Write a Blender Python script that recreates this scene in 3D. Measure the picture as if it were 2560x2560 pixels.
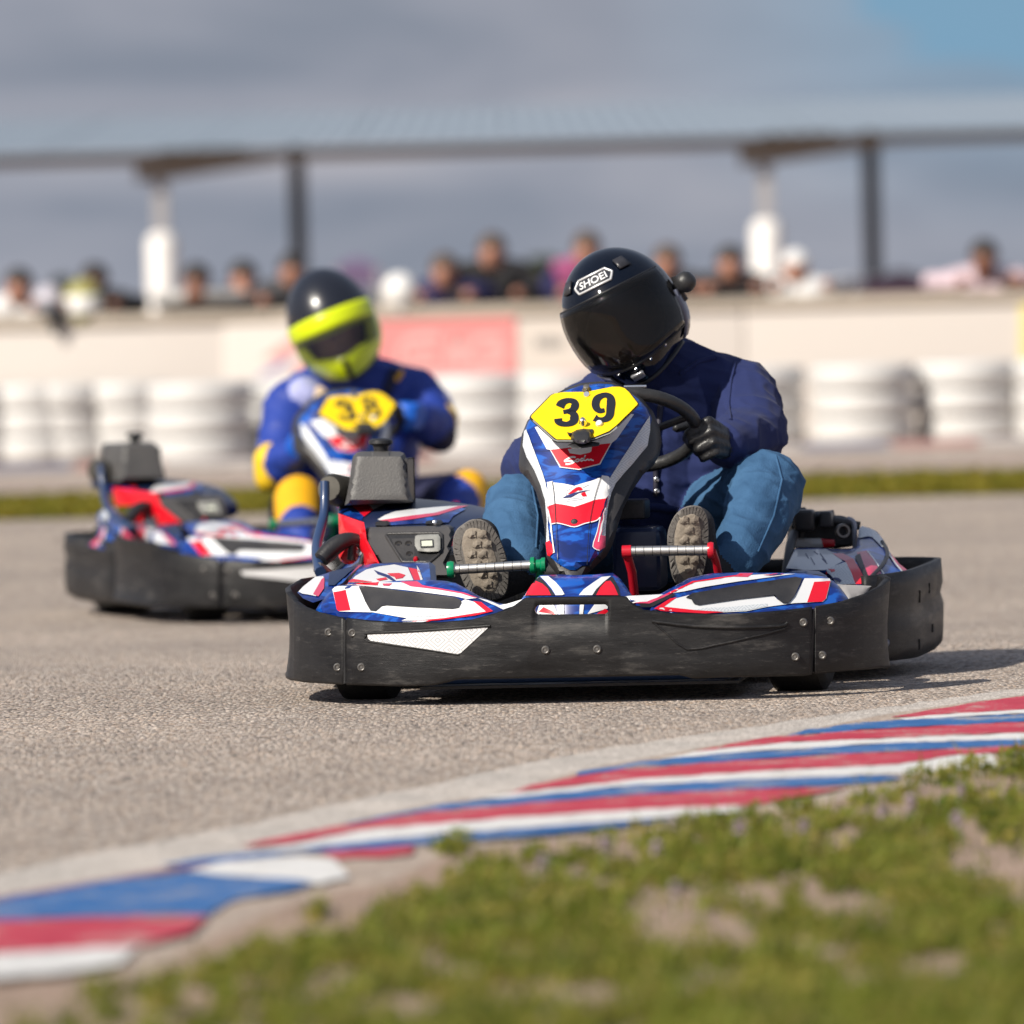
import bpy, bmesh, math, random
import numpy as np
from mathutils import Vector, Matrix, noise as mnoise
from mathutils.geometry import delaunay_2d_cdt
from mathutils.bvhtree import BVHTree

random.seed(7)
rng = np.random.default_rng(7)
for o in list(bpy.data.objects):
    bpy.data.objects.remove(o, do_unlink=True)
SC = bpy.context.scene
COL = SC.collection
R = math.radians

# ------------------------------------------------------------------ camera
CAM_H, LENS, SENSOR = 0.83, 168.3, 24.0
PITCH, ROLL = R(1.541), R(1.5)
FPX = LENS / SENSOR * 2560.0                      # focal length in photo pixels
X3, FW = np.array([1., 0, 0]), np.array([0, math.cos(PITCH), -math.sin(PITCH)])
U0 = np.array([0, math.sin(PITCH), math.cos(PITCH)])
CR = X3 * math.cos(ROLL) - U0 * math.sin(ROLL)
CU = X3 * math.sin(ROLL) + U0 * math.cos(ROLL)
EYE = np.array([0, 0, CAM_H])
cam = bpy.data.cameras.new('camera')
cam.lens, cam.sensor_width, cam.sensor_height, cam.sensor_fit = LENS, SENSOR, SENSOR, 'HORIZONTAL'
cam.clip_start, cam.clip_end = 0.5, 3000
cam.dof.use_dof, cam.dof.focus_distance, cam.dof.aperture_fstop = True, 15.55, 2.5
co = bpy.data.objects.new('camera', cam)
COL.objects.link(co)
co.matrix_world = Matrix(((CR[0], CU[0], -FW[0], 0), (CR[1], CU[1], -FW[1], 0), (CR[2], CU[2], -FW[2], CAM_H), (0, 0, 0, 1)))
SC.camera = co

# ------------------------------------------------------------------ sun, sky, exposure
SUN_EL, SUN_AZ = 37.0, 46.0            # azimuth: degrees left of straight behind the camera
sdir = Vector((-math.sin(R(SUN_AZ)) * math.cos(R(SUN_EL)), -math.cos(R(SUN_AZ)) * math.cos(R(SUN_EL)), math.sin(R(SUN_EL))))
sun = bpy.data.lights.new('sun', 'SUN')
sun.energy, sun.angle, sun.color = 5.0, R(0.55), (1.0, 0.93, 0.82)
so = bpy.data.objects.new('sun', sun)
COL.objects.link(so)
so.rotation_euler = (-sdir).to_track_quat('-Z', 'Y').to_euler()
so.location = (-20, -20, 30)

world = bpy.data.worlds.new('World')
SC.world = world
world.use_nodes = True
nt = world.node_tree
nt.nodes.clear()


def N(tree, kind, **kw):
    n = tree.nodes.new(kind)
    for k, v in kw.items():
        if k.startswith('i_'):
            n.inputs[k[2:].replace('_', ' ')].default_value = v
        else:
            setattr(n, k, v)
    return n


def ramp(tree, fac, stops):
    n = tree.nodes.new('ShaderNodeValToRGB')
    el = n.color_ramp.elements
    while len(el) < len(stops):
        el.new(0.5)
    for e, (p, c) in zip(el, stops):
        e.position = p
        e.color = (*c, 1) if len(c) == 3 else c
    tree.links.new(fac, n.inputs['Fac'])
    return n.outputs['Color']


sky = N(nt, 'ShaderNodeTexSky', sky_type='NISHITA', sun_disc=False, sun_elevation=R(SUN_EL), sun_rotation=R(180 + SUN_AZ),
        altitude=50, air_density=1.0, dust_density=1.5, ozone_density=1.5)
tc = N(nt, 'ShaderNodeTexCoord')
mp = N(nt, 'ShaderNodeMapping')
mp.inputs['Scale'].default_value = (8.5, 8.5, 42)
mp.inputs['Location'].default_value = (2.3, 0.4, 0.12)
nt.links.new(tc.outputs['Generated'], mp.inputs['Vector'])
cn = N(nt, 'ShaderNodeTexNoise', i_Scale=1.6, i_Detail=5.0, i_Roughness=0.52, i_Distortion=0.35)
nt.links.new(mp.outputs['Vector'], cn.inputs['Vector'])
ccol = ramp(nt, cn.outputs['Fac'], [(0.30, (0.185, 0.215, 0.27)), (0.43, (0.25, 0.27, 0.325)), (0.55, (0.305, 0.318, 0.37)), (0.72, (0.375, 0.37, 0.41))])
# one real gap in the overcast, high on the right
gap = N(nt, 'ShaderNodeVectorMath', operation='DISTANCE')
gmap = N(nt, 'ShaderNodeMapping')
gmap.inputs['Scale'].default_value = (1.0, 1.0, 1.9)
nt.links.new(tc.outputs['Generated'], gmap.inputs['Vector'])
nt.links.new(gmap.outputs['Vector'], gap.inputs[0])
gd = Vector((0.078, 0.996, 0.043)).normalized()
gap.inputs[1].default_value = (gd.x, gd.y, gd.z * 1.9)
gsum = N(nt, 'ShaderNodeMath', operation='MULTIPLY_ADD')
nt.links.new(cn.outputs['Fac'], gsum.inputs[0])
gsum.inputs[1].default_value = -0.045
nt.links.new(gap.outputs['Value'], gsum.inputs[2])
gfac = ramp(nt, gsum.outputs[0], [(0.0, (1, 1, 1)), (0.0, (0.62, 0.62, 0.62)), (0.018, (0.3, 0.3, 0.3)), (0.045, (0, 0, 0))])
# higher up the overcast thins and clear sky takes over part of the way
sz = N(nt, 'ShaderNodeSeparateXYZ')
nt.links.new(tc.outputs['Generated'], sz.inputs[0])
hi = N(nt, 'ShaderNodeMapRange', interpolation_type='SMOOTHSTEP', i_From_Min=0.12, i_From_Max=0.6, i_To_Min=0.0, i_To_Max=0.55)
nt.links.new(sz.outputs['Z'], hi.inputs[0])
blue = N(nt, 'ShaderNodeMix', data_type='RGBA')
nt.links.new(gfac, blue.inputs[0])
nt.links.new(ccol, blue.inputs[6])
blue.inputs[7].default_value = (0.175, 0.315, 0.445, 1)
bg1 = N(nt, 'ShaderNodeBackground')
bg1.inputs['Strength'].default_value = 0.10
nt.links.new(sky.outputs[0], bg1.inputs['Color'])
bg2 = N(nt, 'ShaderNodeBackground')
bg2.inputs['Strength'].default_value = 1.0
nt.links.new(blue.outputs[2], bg2.inputs['Color'])
mx = N(nt, 'ShaderNodeMixShader')
nt.links.new(hi.outputs[0], mx.inputs['Fac'])
nt.links.new(bg2.outputs[0], mx.inputs[1])
nt.links.new(bg1.outputs[0], mx.inputs[2])
wo = N(nt, 'ShaderNodeOutputWorld')
nt.links.new(mx.outputs[0], wo.inputs['Surface'])

SC.view_settings.view_transform = 'Standard'
SC.view_settings.look = 'None'
SC.view_settings.exposure = 0.22
SC.view_settings.gamma = 1.0
SC.view_settings.use_curve_mapping = False
SC.render.engine = 'CYCLES'
SC.cycles.use_denoising = True


# ------------------------------------------------------------------ surveying: photo measurement -> place in the world
def ray(px, py):
    px, py = np.asarray(px, float), np.asarray(py, float)
    return FW + np.multiply.outer((px - 1280) / FPX, CR) - np.multiply.outer((py - 1280) / FPX, CU)


def G(px, py, z=0.0):                              # point at height z
    d = ray(px, py)
    t = (z - CAM_H) / d[..., 2]
    return EYE + d * t[..., None]


def W(px, py, y):                                  # point at distance y
    d = ray(px, py)
    t = y / d[..., 1]
    return EYE + d * t[..., None]


a_, b_ = G(925, 1756), G(2000, 1723)
K1 = Matrix.Translation((float(a_[0] + b_[0]) / 2, float(a_[1] + b_[1]) / 2, 0)) @ Matrix.Rotation(R(-6.5), 4, 'Z')
K1N, K1I = np.array(K1), np.array(K1.inverted())


def F(px, py, y):                                  # measurement -> kart coordinates at kart depth y (front axle 0, back +)
    d = ray(px, py) @ K1I[:3, :3].T
    e = K1I[:3, :3] @ EYE + K1I[:3, 3]
    t = (np.asarray(y, float) - e[1]) / d[..., 1]
    return e + d * np.asarray(t)[..., None]


# ------------------------------------------------------------------ materials
MATS = {}


def mat(name, col, rough=0.5, metal=0.0, coat=0.0, var=0.0, vscale=8.0, var_col=None, bump=0.0, bscale=40.0, stretch=(1, 1, 1), spec=0.5, trans=None, sheen=0.0):
    if name in MATS:
        return MATS[name]
    m = bpy.data.materials.new(name)
    m.use_nodes = True
    t = m.node_tree
    b = t.nodes['Principled BSDF']
    b.inputs['Base Color'].default_value = (*col, 1)
    b.inputs['Roughness'].default_value = rough
    b.inputs['Metallic'].default_value = metal
    b.inputs['Coat Weight'].default_value = coat
    b.inputs['Coat Roughness'].default_value = 0.06
    b.inputs['Specular IOR Level'].default_value = spec
    b.inputs['Sheen Weight'].default_value = sheen
    if trans is not None:
        b.inputs['Alpha'].default_value = trans
    c = N(t, 'ShaderNodeTexCoord')
    mpn = N(t, 'ShaderNodeMapping')
    mpn.inputs['Scale'].default_value = stretch
    t.links.new(c.outputs['Object'], mpn.inputs['Vector'])
    n = N(t, 'ShaderNodeTexNoise', i_Scale=vscale, i_Detail=4.0, i_Roughness=0.6)
    t.links.new(mpn.outputs['Vector'], n.inputs['Vector'])
    if var > 0:
        vc = var_col if var_col else tuple(min(1, x * 0.55) for x in col)
        f = ramp(t, n.outputs['Fac'], [(0.5 - 0.25, (0, 0, 0)), (0.5 + 0.2, (var, var, var))])
        mxn = N(t, 'ShaderNodeMix', data_type='RGBA')
        t.links.new(f, mxn.inputs[0])
        mxn.inputs[6].default_value = (*col, 1)
        mxn.inputs[7].default_value = (*vc, 1)
        t.links.new(mxn.outputs[2], b.inputs['Base Color'])
        rr = N(t, 'ShaderNodeMapRange', i_To_Min=max(0.02, rough - 0.08), i_To_Max=min(1, rough + 0.1))
        t.links.new(n.outputs['Fac'], rr.inputs[0])
        t.links.new(rr.outputs[0], b.inputs['Roughness'])
    if bump > 0:
        n2 = N(t, 'ShaderNodeTexNoise', i_Scale=bscale, i_Detail=3.0)
        t.links.new(mpn.outputs['Vector'], n2.inputs['Vector'])
        bp = N(t, 'ShaderNodeBump', i_Strength=bump, i_Distance=0.01)
        t.links.new(n2.outputs['Fac'], bp.inputs['Height'])
        t.links.new(bp.outputs['Normal'], b.inputs['Normal'])
    MATS[name] = m
    return m


def camo_mat(name, c0, c1, scale, rough=0.3, coat=0.5, lo=0.50, hi=0.58):      # printed blue foil with lighter brush marks
    m = mat(name, c0, rough=rough, coat=coat)
    t = m.node_tree
    b = t.nodes['Principled BSDF']
    c = [n for n in t.nodes if n.type == 'TEX_COORD'][0]
    mpn = N(t, 'ShaderNodeMapping')
    mpn.inputs['Rotation'].default_value = (0, R(-25), 0)
    mpn.inputs['Scale'].default_value = (1, 1, 2.8)
    t.links.new(c.outputs['Object'], mpn.inputs['Vector'])
    n = N(t, 'ShaderNodeTexNoise', i_Scale=scale, i_Detail=3.0, i_Roughness=0.55, i_Distortion=0.8)
    t.links.new(mpn.outputs['Vector'], n.inputs['Vector'])
    t.links.new(ramp(t, n.outputs['Fac'], [(0.38, tuple(x * 0.55 for x in c0)), (0.45, c0), (lo, c0), (hi, c1)]), b.inputs['Base Color'])
    return m


def hexprint_mat(name, c0, c1, scale):             # white foil with a fine grey maze print
    m = mat(name, c0, rough=0.35, coat=0.3)
    t = m.node_tree
    b = t.nodes['Principled BSDF']
    c = [n for n in t.nodes if n.type == 'TEX_COORD'][0]
    v = N(t, 'ShaderNodeTexVoronoi', i_Scale=scale, i_Randomness=0.0, feature='F1', distance='MANHATTAN')
    mpn = N(t, 'ShaderNodeMapping')
    mpn.inputs['Scale'].default_value = (1, 0.01, 1.2)
    t.links.new(c.outputs['Object'], mpn.inputs['Vector'])
    t.links.new(mpn.outputs['Vector'], v.inputs['Vector'])
    mu = N(t, 'ShaderNodeMath', operation='MULTIPLY')
    mu.inputs[1].default_value = 5.0
    fr = N(t, 'ShaderNodeMath', operation='FRACT')
    t.links.new(v.outputs['Distance'], mu.inputs[0])
    t.links.new(mu.outputs[0], fr.inputs[0])
    t.links.new(ramp(t, fr.outputs[0], [(0.55, c0), (0.68, c1), (0.85, c1), (0.95, c0)]), b.inputs['Base Color'])
    return m


def scuffed_plastic(name, c0, c1, c2):
    m = mat(name, c0, rough=0.48, spec=0.38)
    t = m.node_tree
    b = t.nodes['Principled BSDF']
    c = [n for n in t.nodes if n.type == 'TEX_COORD'][0]
    m1 = N(t, 'ShaderNodeMapping')
    m1.inputs['Scale'].default_value = (1.2, 1.2, 5)
    t.links.new(c.outputs['Object'], m1.inputs['Vector'])
    n1 = N(t, 'ShaderNodeTexNoise', i_Scale=5.0, i_Detail=8.0, i_Roughness=0.72)
    t.links.new(m1.outputs['Vector'], n1.inputs['Vector'])
    m2 = N(t, 'ShaderNodeMapping')
    m2.inputs['Scale'].default_value = (4, 4, 26)
    m2.inputs['Rotation'].default_value = (0, R(3), 0)
    t.links.new(c.outputs['Object'], m2.inputs['Vector'])
    n2 = N(t, 'ShaderNodeTexNoise', i_Scale=6.0, i_Detail=6.0, i_Roughness=0.8)
    t.links.new(m2.outputs['Vector'], n2.inputs['Vector'])
    base = ramp(t, n1.outputs['Fac'], [(0.38, c0), (0.55, c1), (0.72, c2)])
    f2 = ramp(t, n2.outputs['Fac'], [(0.58, (0, 0, 0)), (0.76, (0.8, 0.8, 0.8))])
    mxn = N(t, 'ShaderNodeMix', data_type='RGBA')
    t.links.new(f2, mxn.inputs[0])
    t.links.new(base, mxn.inputs[6])
    mxn.inputs[7].default_value = (*[x * 1.6 for x in c2], 1)
    t.links.new(mxn.outputs[2], b.inputs['Base Color'])
    t.links.new(ramp(t, n1.outputs['Fac'], [(0.3, (0.36,) * 3), (0.7, (0.62,) * 3)]), b.inputs['Roughness'])
    bp = N(t, 'ShaderNodeBump', i_Strength=0.25, i_Distance=0.004)
    t.links.new(n2.outputs['Fac'], bp.inputs['Height'])
    t.links.new(bp.outputs['Normal'], b.inputs['Normal'])
    return m


def grain_mat(name, stops, s_big, s_small, bump, tint=None):      # coarse aggregate: every stone its own shade
    m = mat(name, (0.3, 0.3, 0.3), rough=0.85)
    t = m.node_tree
    b = t.nodes['Principled BSDF']
    c = [n for n in t.nodes if n.type == 'TEX_COORD'][0]
    v = N(t, 'ShaderNodeTexVoronoi', i_Scale=s_small, feature='F1')
    t.links.new(c.outputs['Object'], v.inputs['Vector'])
    sx = N(t, 'ShaderNodeSeparateColor')
    t.links.new(v.outputs['Color'], sx.inputs[0])
    stone = ramp(t, sx.outputs[0], stops)
    n = N(t, 'ShaderNodeTexNoise', i_Scale=s_big, i_Detail=5.0, i_Roughness=0.6)
    t.links.new(c.outputs['Object'], n.inputs['Vector'])
    big = ramp(t, n.outputs['Fac'], [(0.3, (0.82, 0.82, 0.82)), (0.7, (1.12, 1.1, 1.08))])
    mu = N(t, 'ShaderNodeMix', data_type='RGBA', blend_type='MULTIPLY')
    mu.inputs[0].default_value = 1.0
    t.links.new(stone, mu.inputs[6])
    t.links.new(big, mu.inputs[7])
    t.links.new(mu.outputs[2], b.inputs['Base Color'])
    bp = N(t, 'ShaderNodeBump', i_Strength=bump, i_Distance=0.012)
    bp.invert = True
    t.links.new(v.outputs['Distance'], bp.inputs['Height'])
    t.links.new(bp.outputs['Normal'], b.inputs['Normal'])
    return m


def worn_paint(name, c0, under, amount=0.5):
    m = mat(name, c0, rough=0.55)
    t = m.node_tree
    b = t.nodes['Principled BSDF']
    c = [n for n in t.nodes if n.type == 'TEX_COORD'][0]
    n1 = N(t, 'ShaderNodeTexNoise', i_Scale=95.0, i_Detail=6.0, i_Roughness=0.75)
    t.links.new(c.outputs['Object'], n1.inputs['Vector'])
    n2 = N(t, 'ShaderNodeTexNoise', i_Scale=7.0, i_Detail=4.0, i_Roughness=0.6)
    t.links.new(c.outputs['Object'], n2.inputs['Vector'])
    ad = N(t, 'ShaderNodeMath', operation='ADD')
    t.links.new(n1.outputs['Fac'], ad.inputs[0])
    t.links.new(n2.outputs['Fac'], ad.inputs[1])
    f = ramp(t, ad.outputs[0], [(0.0, (0, 0, 0)), (1.0, (0, 0, 0))])
    hv = N(t, 'ShaderNodeMapRange', i_From_Min=1.12 - 0.1 * amount, i_From_Max=1.24 - 0.1 * amount, i_To_Max=0.85)
    t.links.new(ad.outputs[0], hv.inputs[0])
    mxn = N(t, 'ShaderNodeMix', data_type='RGBA')
    t.links.new(hv.outputs[0], mxn.inputs[0])
    vv = ramp(t, n2.outputs['Fac'], [(0.3, tuple(x * 0.8 for x in c0)), (0.7, tuple(min(1, x * 1.1 + 0.01) for x in c0))])
    t.links.new(vv, mxn.inputs[6])
    mxn.inputs[7].default_value = (*under, 1)
    t.links.new(mxn.outputs[2], b.inputs['Base Color'])
    bp = N(t, 'ShaderNodeBump', i_Strength=0.5, i_Distance=0.006)
    t.links.new(n1.outputs['Fac'], bp.inputs['Height'])
    t.links.new(bp.outputs['Normal'], b.inputs['Normal'])
    return m


BLUE = camo_mat('blue_print_foil', (0.003, 0.027, 0.205), (0.008, 0.095, 0.45), 14)
NAVY = mat('navy_plastic', (0.012, 0.022, 0.065), rough=0.35, coat=0.2)
RED = mat('red_foil', (0.78, 0.006, 0.025), rough=0.35, coat=0.4, var=0.25, vscale=14)
WHITE = mat('white_foil', (0.78, 0.79, 0.80), rough=0.35, coat=0.4, var=0.25, vscale=10, var_col=(0.62, 0.63, 0.66))
MAZE = hexprint_mat('white_maze_foil', (0.66, 0.69, 0.72), (0.47, 0.51, 0.55), 28)
SILVERW = hexprint_mat('silver_maze_plate', (0.72, 0.72, 0.72), (0.42, 0.42, 0.44), 20)
BLACKP = mat('black_plastic', (0.014, 0.014, 0.016), rough=0.42, var=0.4, vscale=20, var_col=(0.05, 0.05, 0.052), bump=0.08, bscale=160)
GREYP = mat('dusty_dark_grey_plastic', (0.020, 0.020, 0.023), rough=0.42, var=0.5, vscale=7, var_col=(0.075, 0.07, 0.066), bump=0.1, bscale=220)
TANKP = mat('grey_tank_plastic', (0.06, 0.059, 0.06), rough=0.5, var=0.6, vscale=12, var_col=(0.11, 0.105, 0.10), bump=0.12, bscale=260)
BUMP = scuffed_plastic('scuffed_bumper_plastic', (0.006, 0.006, 0.007), (0.014, 0.0138, 0.015), (0.075, 0.07, 0.066))
STEEL = mat('worn_steel', (0.74, 0.73, 0.70), rough=0.36, metal=1.0, var=0.3, vscale=60, bump=0.05)
CHROME = mat('bright_bolt_steel', (0.75, 0.75, 0.76), rough=0.2, metal=1.0)
BOLTM = mat('dull_bolt_steel', (0.21, 0.20, 0.19), rough=0.45, metal=0.7, var=0.5, vscale=90)
RUBBER = mat('tyre_rubber', (0.012, 0.012, 0.012), rough=0.8, bump=0.2, bscale=70)
GREEN = mat('green_pedal_paint', (0.0, 0.22, 0.09), rough=0.3, coat=0.4)
REDP = mat('red_pedal_paint', (0.5, 0.006, 0.02), rough=0.3, coat=0.4)
YELLOW = mat('yellow_plate', (0.92, 0.62, 0.0), rough=0.4, coat=0.1, var=0.15, vscale=20)
INK = mat('black_ink', (0.012, 0.014, 0.022), rough=0.4)
GREYINK = mat('grey_ink', (0.36, 0.38, 0.42), rough=0.4)
NAVYINK = mat('navy_ink', (0.02, 0.03, 0.14), rough=0.4)
LCD = mat('lcd_glass', (0.55, 0.57, 0.48), rough=0.2)
METERW = mat('meter_grey_plastic', (0.30, 0.30, 0.28), rough=0.5, var=0.5, vscale=90)
FRAMEB = mat('blue_grey_painted_tube', (0.02, 0.045, 0.12), rough=0.35, coat=0.3)
WHITEPAINT = mat('white_painted_metal', (0.8, 0.79, 0.77), rough=0.5, var=0.2, vscale=4)
PINKRED = mat('rose_foil', (0.62, 0.05, 0.12), rough=0.35, coat=0.4)


# ------------------------------------------------------------------ object helpers
def tag(o, label=None, cat=None, group=None, kind=None):
    for k, v in (('label', label), ('category', cat), ('group', group), ('kind', kind)):
        if v:
            o[k] = v
    return o


def link(name, me, mats=None, parent=None, sharp=35):
    if mats:
        for m in (mats if isinstance(mats, (list, tuple)) else [mats]):
            me.materials.append(m)
    o = bpy.data.objects.new(name, me)
    COL.objects.link(o)
    if parent:
        o.parent = parent
    if sharp:
        me.shade_smooth()
        me.set_sharp_from_angle(angle=R(sharp))
    return o


def mesh(name, verts, faces, mats=None, parent=None, sharp=35, fix=True):
    me = bpy.data.meshes.new(name)
    me.from_pydata([tuple(map(float, v)) for v in verts], [], [tuple(int(i) for i in f) for f in faces])
    if fix:
        bm = bmesh.new()
        bm.from_mesh(me)
        bmesh.ops.recalc_face_normals(bm, faces=bm.faces)
        bm.to_mesh(me)
        bm.free()
    me.update()
    return link(name, me, mats, parent, sharp)


def empty(name, M=None, parent=None):
    o = bpy.data.objects.new(name, None)
    o.empty_display_size = 0.1
    COL.objects.link(o)
    if M is not None:
        o.matrix_world = M
    if parent:
        o.parent = parent
    return o


def copy_tree(o, parent=None):
    c = o.copy()
    COL.objects.link(c)
    c.parent = parent
    for ch in list(o.children):
        copy_tree(ch, c)
    return c


def catmull(P, n=6, closed=False):
    P = [np.asarray(p, float) for p in P]
    out, L = [], len(P)
    for i in range(L if closed else L - 1):
        p1, p2 = P[i], P[(i + 1) % L]
        p0 = P[(i - 1) % L] if closed or i > 0 else 2 * p1 - p2
        p3 = P[(i + 2) % L] if closed or i + 2 < L else 2 * p2 - p1
        for k in range(n):
            t = k / n
            out.append(0.5 * (2 * p1 + (p2 - p0) * t + (2 * p0 - 5 * p1 + 4 * p2 - p3) * t * t + (3 * p1 - p0 - 3 * p2 + p3) * t ** 3))
    if not closed:
        out.append(P[-1])
    return out


def tube_geo(P, r, segs=12, closed=False):
    P = [np.asarray(p, float) for p in P]
    n = len(P)
    rr = [r] * n if np.isscalar(r) else list(r)
    V, Fc, ref = [], [], None
    for i in range(n):
        a = P[(i - 1) % n] if closed or i > 0 else P[i]
        b = P[(i + 1) % n] if closed or i < n - 1 else P[i]
        t = (b - a) / (np.linalg.norm(b - a) + 1e-12)
        if ref is None:
            ref = np.cross(t, [0.3, 0.2, 0.93])
            ref /= np.linalg.norm(ref)
        ref = ref - t * ref.dot(t)
        ref /= np.linalg.norm(ref)
        bi = np.cross(t, ref)
        for k in range(segs):
            an = 2 * math.pi * k / segs
            V.append(P[i] + rr[i] * (math.cos(an) * ref + math.sin(an) * bi))
    for i in range(n if closed else n - 1):
        for k in range(segs):
            j, k2 = (i + 1) % n, (k + 1) % segs
            Fc.append((i * segs + k, j * segs + k, j * segs + k2, i * segs + k2))
    if not closed:
        Fc.append(tuple(range(segs))[::-1])
        Fc.append(tuple((n - 1) * segs + k for k in range(segs)))
    return V, Fc


def tube(name, P, r, m, parent=None, segs=12, closed=False, smooth=0):
    if smooth:
        if not np.isscalar(r):
            r = [float(x[0]) for x in catmull([[q] for q in r], smooth, closed)]
        P = catmull(P, smooth, closed)
    return mesh(name, *tube_geo(P, r, segs, closed), m, parent, 50)


def lathe(name, prof, c, axis, m, parent=None, segs=24):
    """profile of (radius, along axis), closed at both ends when the radius is 0"""
    ax = np.asarray(axis, float)
    ax /= np.linalg.norm(ax)
    u = np.cross(ax, [0.21, 0.33, 0.92])
    u /= np.linalg.norm(u)
    v = np.cross(ax, u)
    V, Fc = [], []
    c = np.asarray(c, float)
    for r, h in prof:
        for k in range(segs):
            an = 2 * math.pi * k / segs
            V.append(c + ax * h + r * (math.cos(an) * u + math.sin(an) * v))
    n = len(prof)
    for i in range(n - 1):
        for k in range(segs):
            k2 = (k + 1) % segs
            Fc.append((i * segs + k, (i + 1) * segs + k, (i + 1) * segs + k2, i * segs + k2))
    o = mesh(name, V, Fc, m, parent, 40)
    bm = bmesh.new()
    bm.from_mesh(o.data)
    bmesh.ops.remove_doubles(bm, verts=bm.verts, dist=1e-6)
    bmesh.ops.holes_fill(bm, edges=bm.edges, sides=0)
    bmesh.ops.recalc_face_normals(bm, faces=bm.faces)
    bm.to_mesh(o.data)
    bm.free()
    o.data.shade_smooth()
    o.data.set_sharp_from_angle(angle=R(40))
    return o


def box(name, lo, hi, m, parent=None, bevel=0.0, taper=None):
    (x0, y0, z0), (x1, y1, z1) = lo, hi
    V = [(x0, y0, z0), (x1, y0, z0), (x1, y1, z0), (x0, y1, z0), (x0, y0, z1), (x1, y0, z1), (x1, y1, z1), (x0, y1, z1)]
    if taper:
        cx, cy = (x0 + x1) / 2, (y0 + y1) / 2
        V = V[:4] + [(cx + (x - cx) * taper[0], cy + (y - cy) * taper[1], z) for x, y, z in V[4:]]
    Fc = [(0, 3, 2, 1), (4, 5, 6, 7), (0, 1, 5, 4), (1, 2, 6, 5), (2, 3, 7, 6), (3, 0, 4, 7)]
    o = mesh(name, V, Fc, m, parent, 35)
    if bevel:
        bm = bmesh.new()
        bm.from_mesh(o.data)
        bmesh.ops.bevel(bm, geom=bm.edges[:], offset=bevel, segments=3, profile=0.6, affect='EDGES')
        bm.to_mesh(o.data)
        bm.free()
        o.data.shade_smooth()
        o.data.set_sharp_from_angle(angle=R(35))
    return o


def inside(poly, P):
    x, y = P[:, 0], P[:, 1]
    ins = np.zeros(len(P), bool)
    n = len(poly)
    for i in range(n):
        (x0, y0), (x1, y1) = poly[i], poly[(i + 1) % n]
        if y0 == y1:
            continue
        c = ((y0 > y) != (y1 > y)) & (x < (x1 - x0) * (y - y0) / (y1 - y0) + x0)
        ins ^= c
    return ins


def edge_dist(poly, P):
    d = np.full(len(P), 1e9)
    n = len(poly)
    for i in range(n):
        a, b = np.asarray(poly[i], float), np.asarray(poly[(i + 1) % n], float)
        ab = b - a
        t = np.clip(((P - a) @ ab) / (ab @ ab + 1e-12), 0, 1)
        d = np.minimum(d, np.linalg.norm(P - (a + t[:, None] * ab), axis=1))
    return d


def densify(poly, step, closed=True):
    out, n = [], len(poly)
    for i in range(n if closed else n - 1):
        a, b = np.asarray(poly[i], float), np.asarray(poly[(i + 1) % n], float)
        k = max(1, int(np.linalg.norm(b - a) / step))
        out += [a + (b - a) * j / k for j in range(k)]
    if not closed:
        out.append(np.asarray(poly[-1], float))
    return out


def tri_poly(poly, res):
    """triangulate a flat outline with inner points res apart -> points, triangles"""
    poly = np.array(densify(poly, res * 1.2))
    keep = [0] + [i for i in range(1, len(poly)) if np.linalg.norm(poly[i] - poly[i - 1]) > 0.02 * res]
    poly = poly[keep]
    lo, hi = poly.min(0), poly.max(0)
    gx, gy = np.meshgrid(np.arange(lo[0] + res / 2, hi[0], res), np.arange(lo[1] + res / 2, hi[1], res))
    gx[::2] += res / 2
    P = np.stack([gx.ravel(), gy.ravel()], 1)
    if len(P):
        P = P[inside(poly, P)]
    if len(P):
        P = P[edge_dist(poly, P) > 0.45 * res]
    n = len(poly)
    allp = np.vstack([poly, P]) if len(P) else poly
    vs, es, fs, *_ = delaunay_2d_cdt([Vector((p[0], p[1])) for p in allp], [], [list(range(n))], 1, 1e-5)
    return np.array([(v.x, v.y) for v in vs]), [tuple(f) for f in fs]


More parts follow.
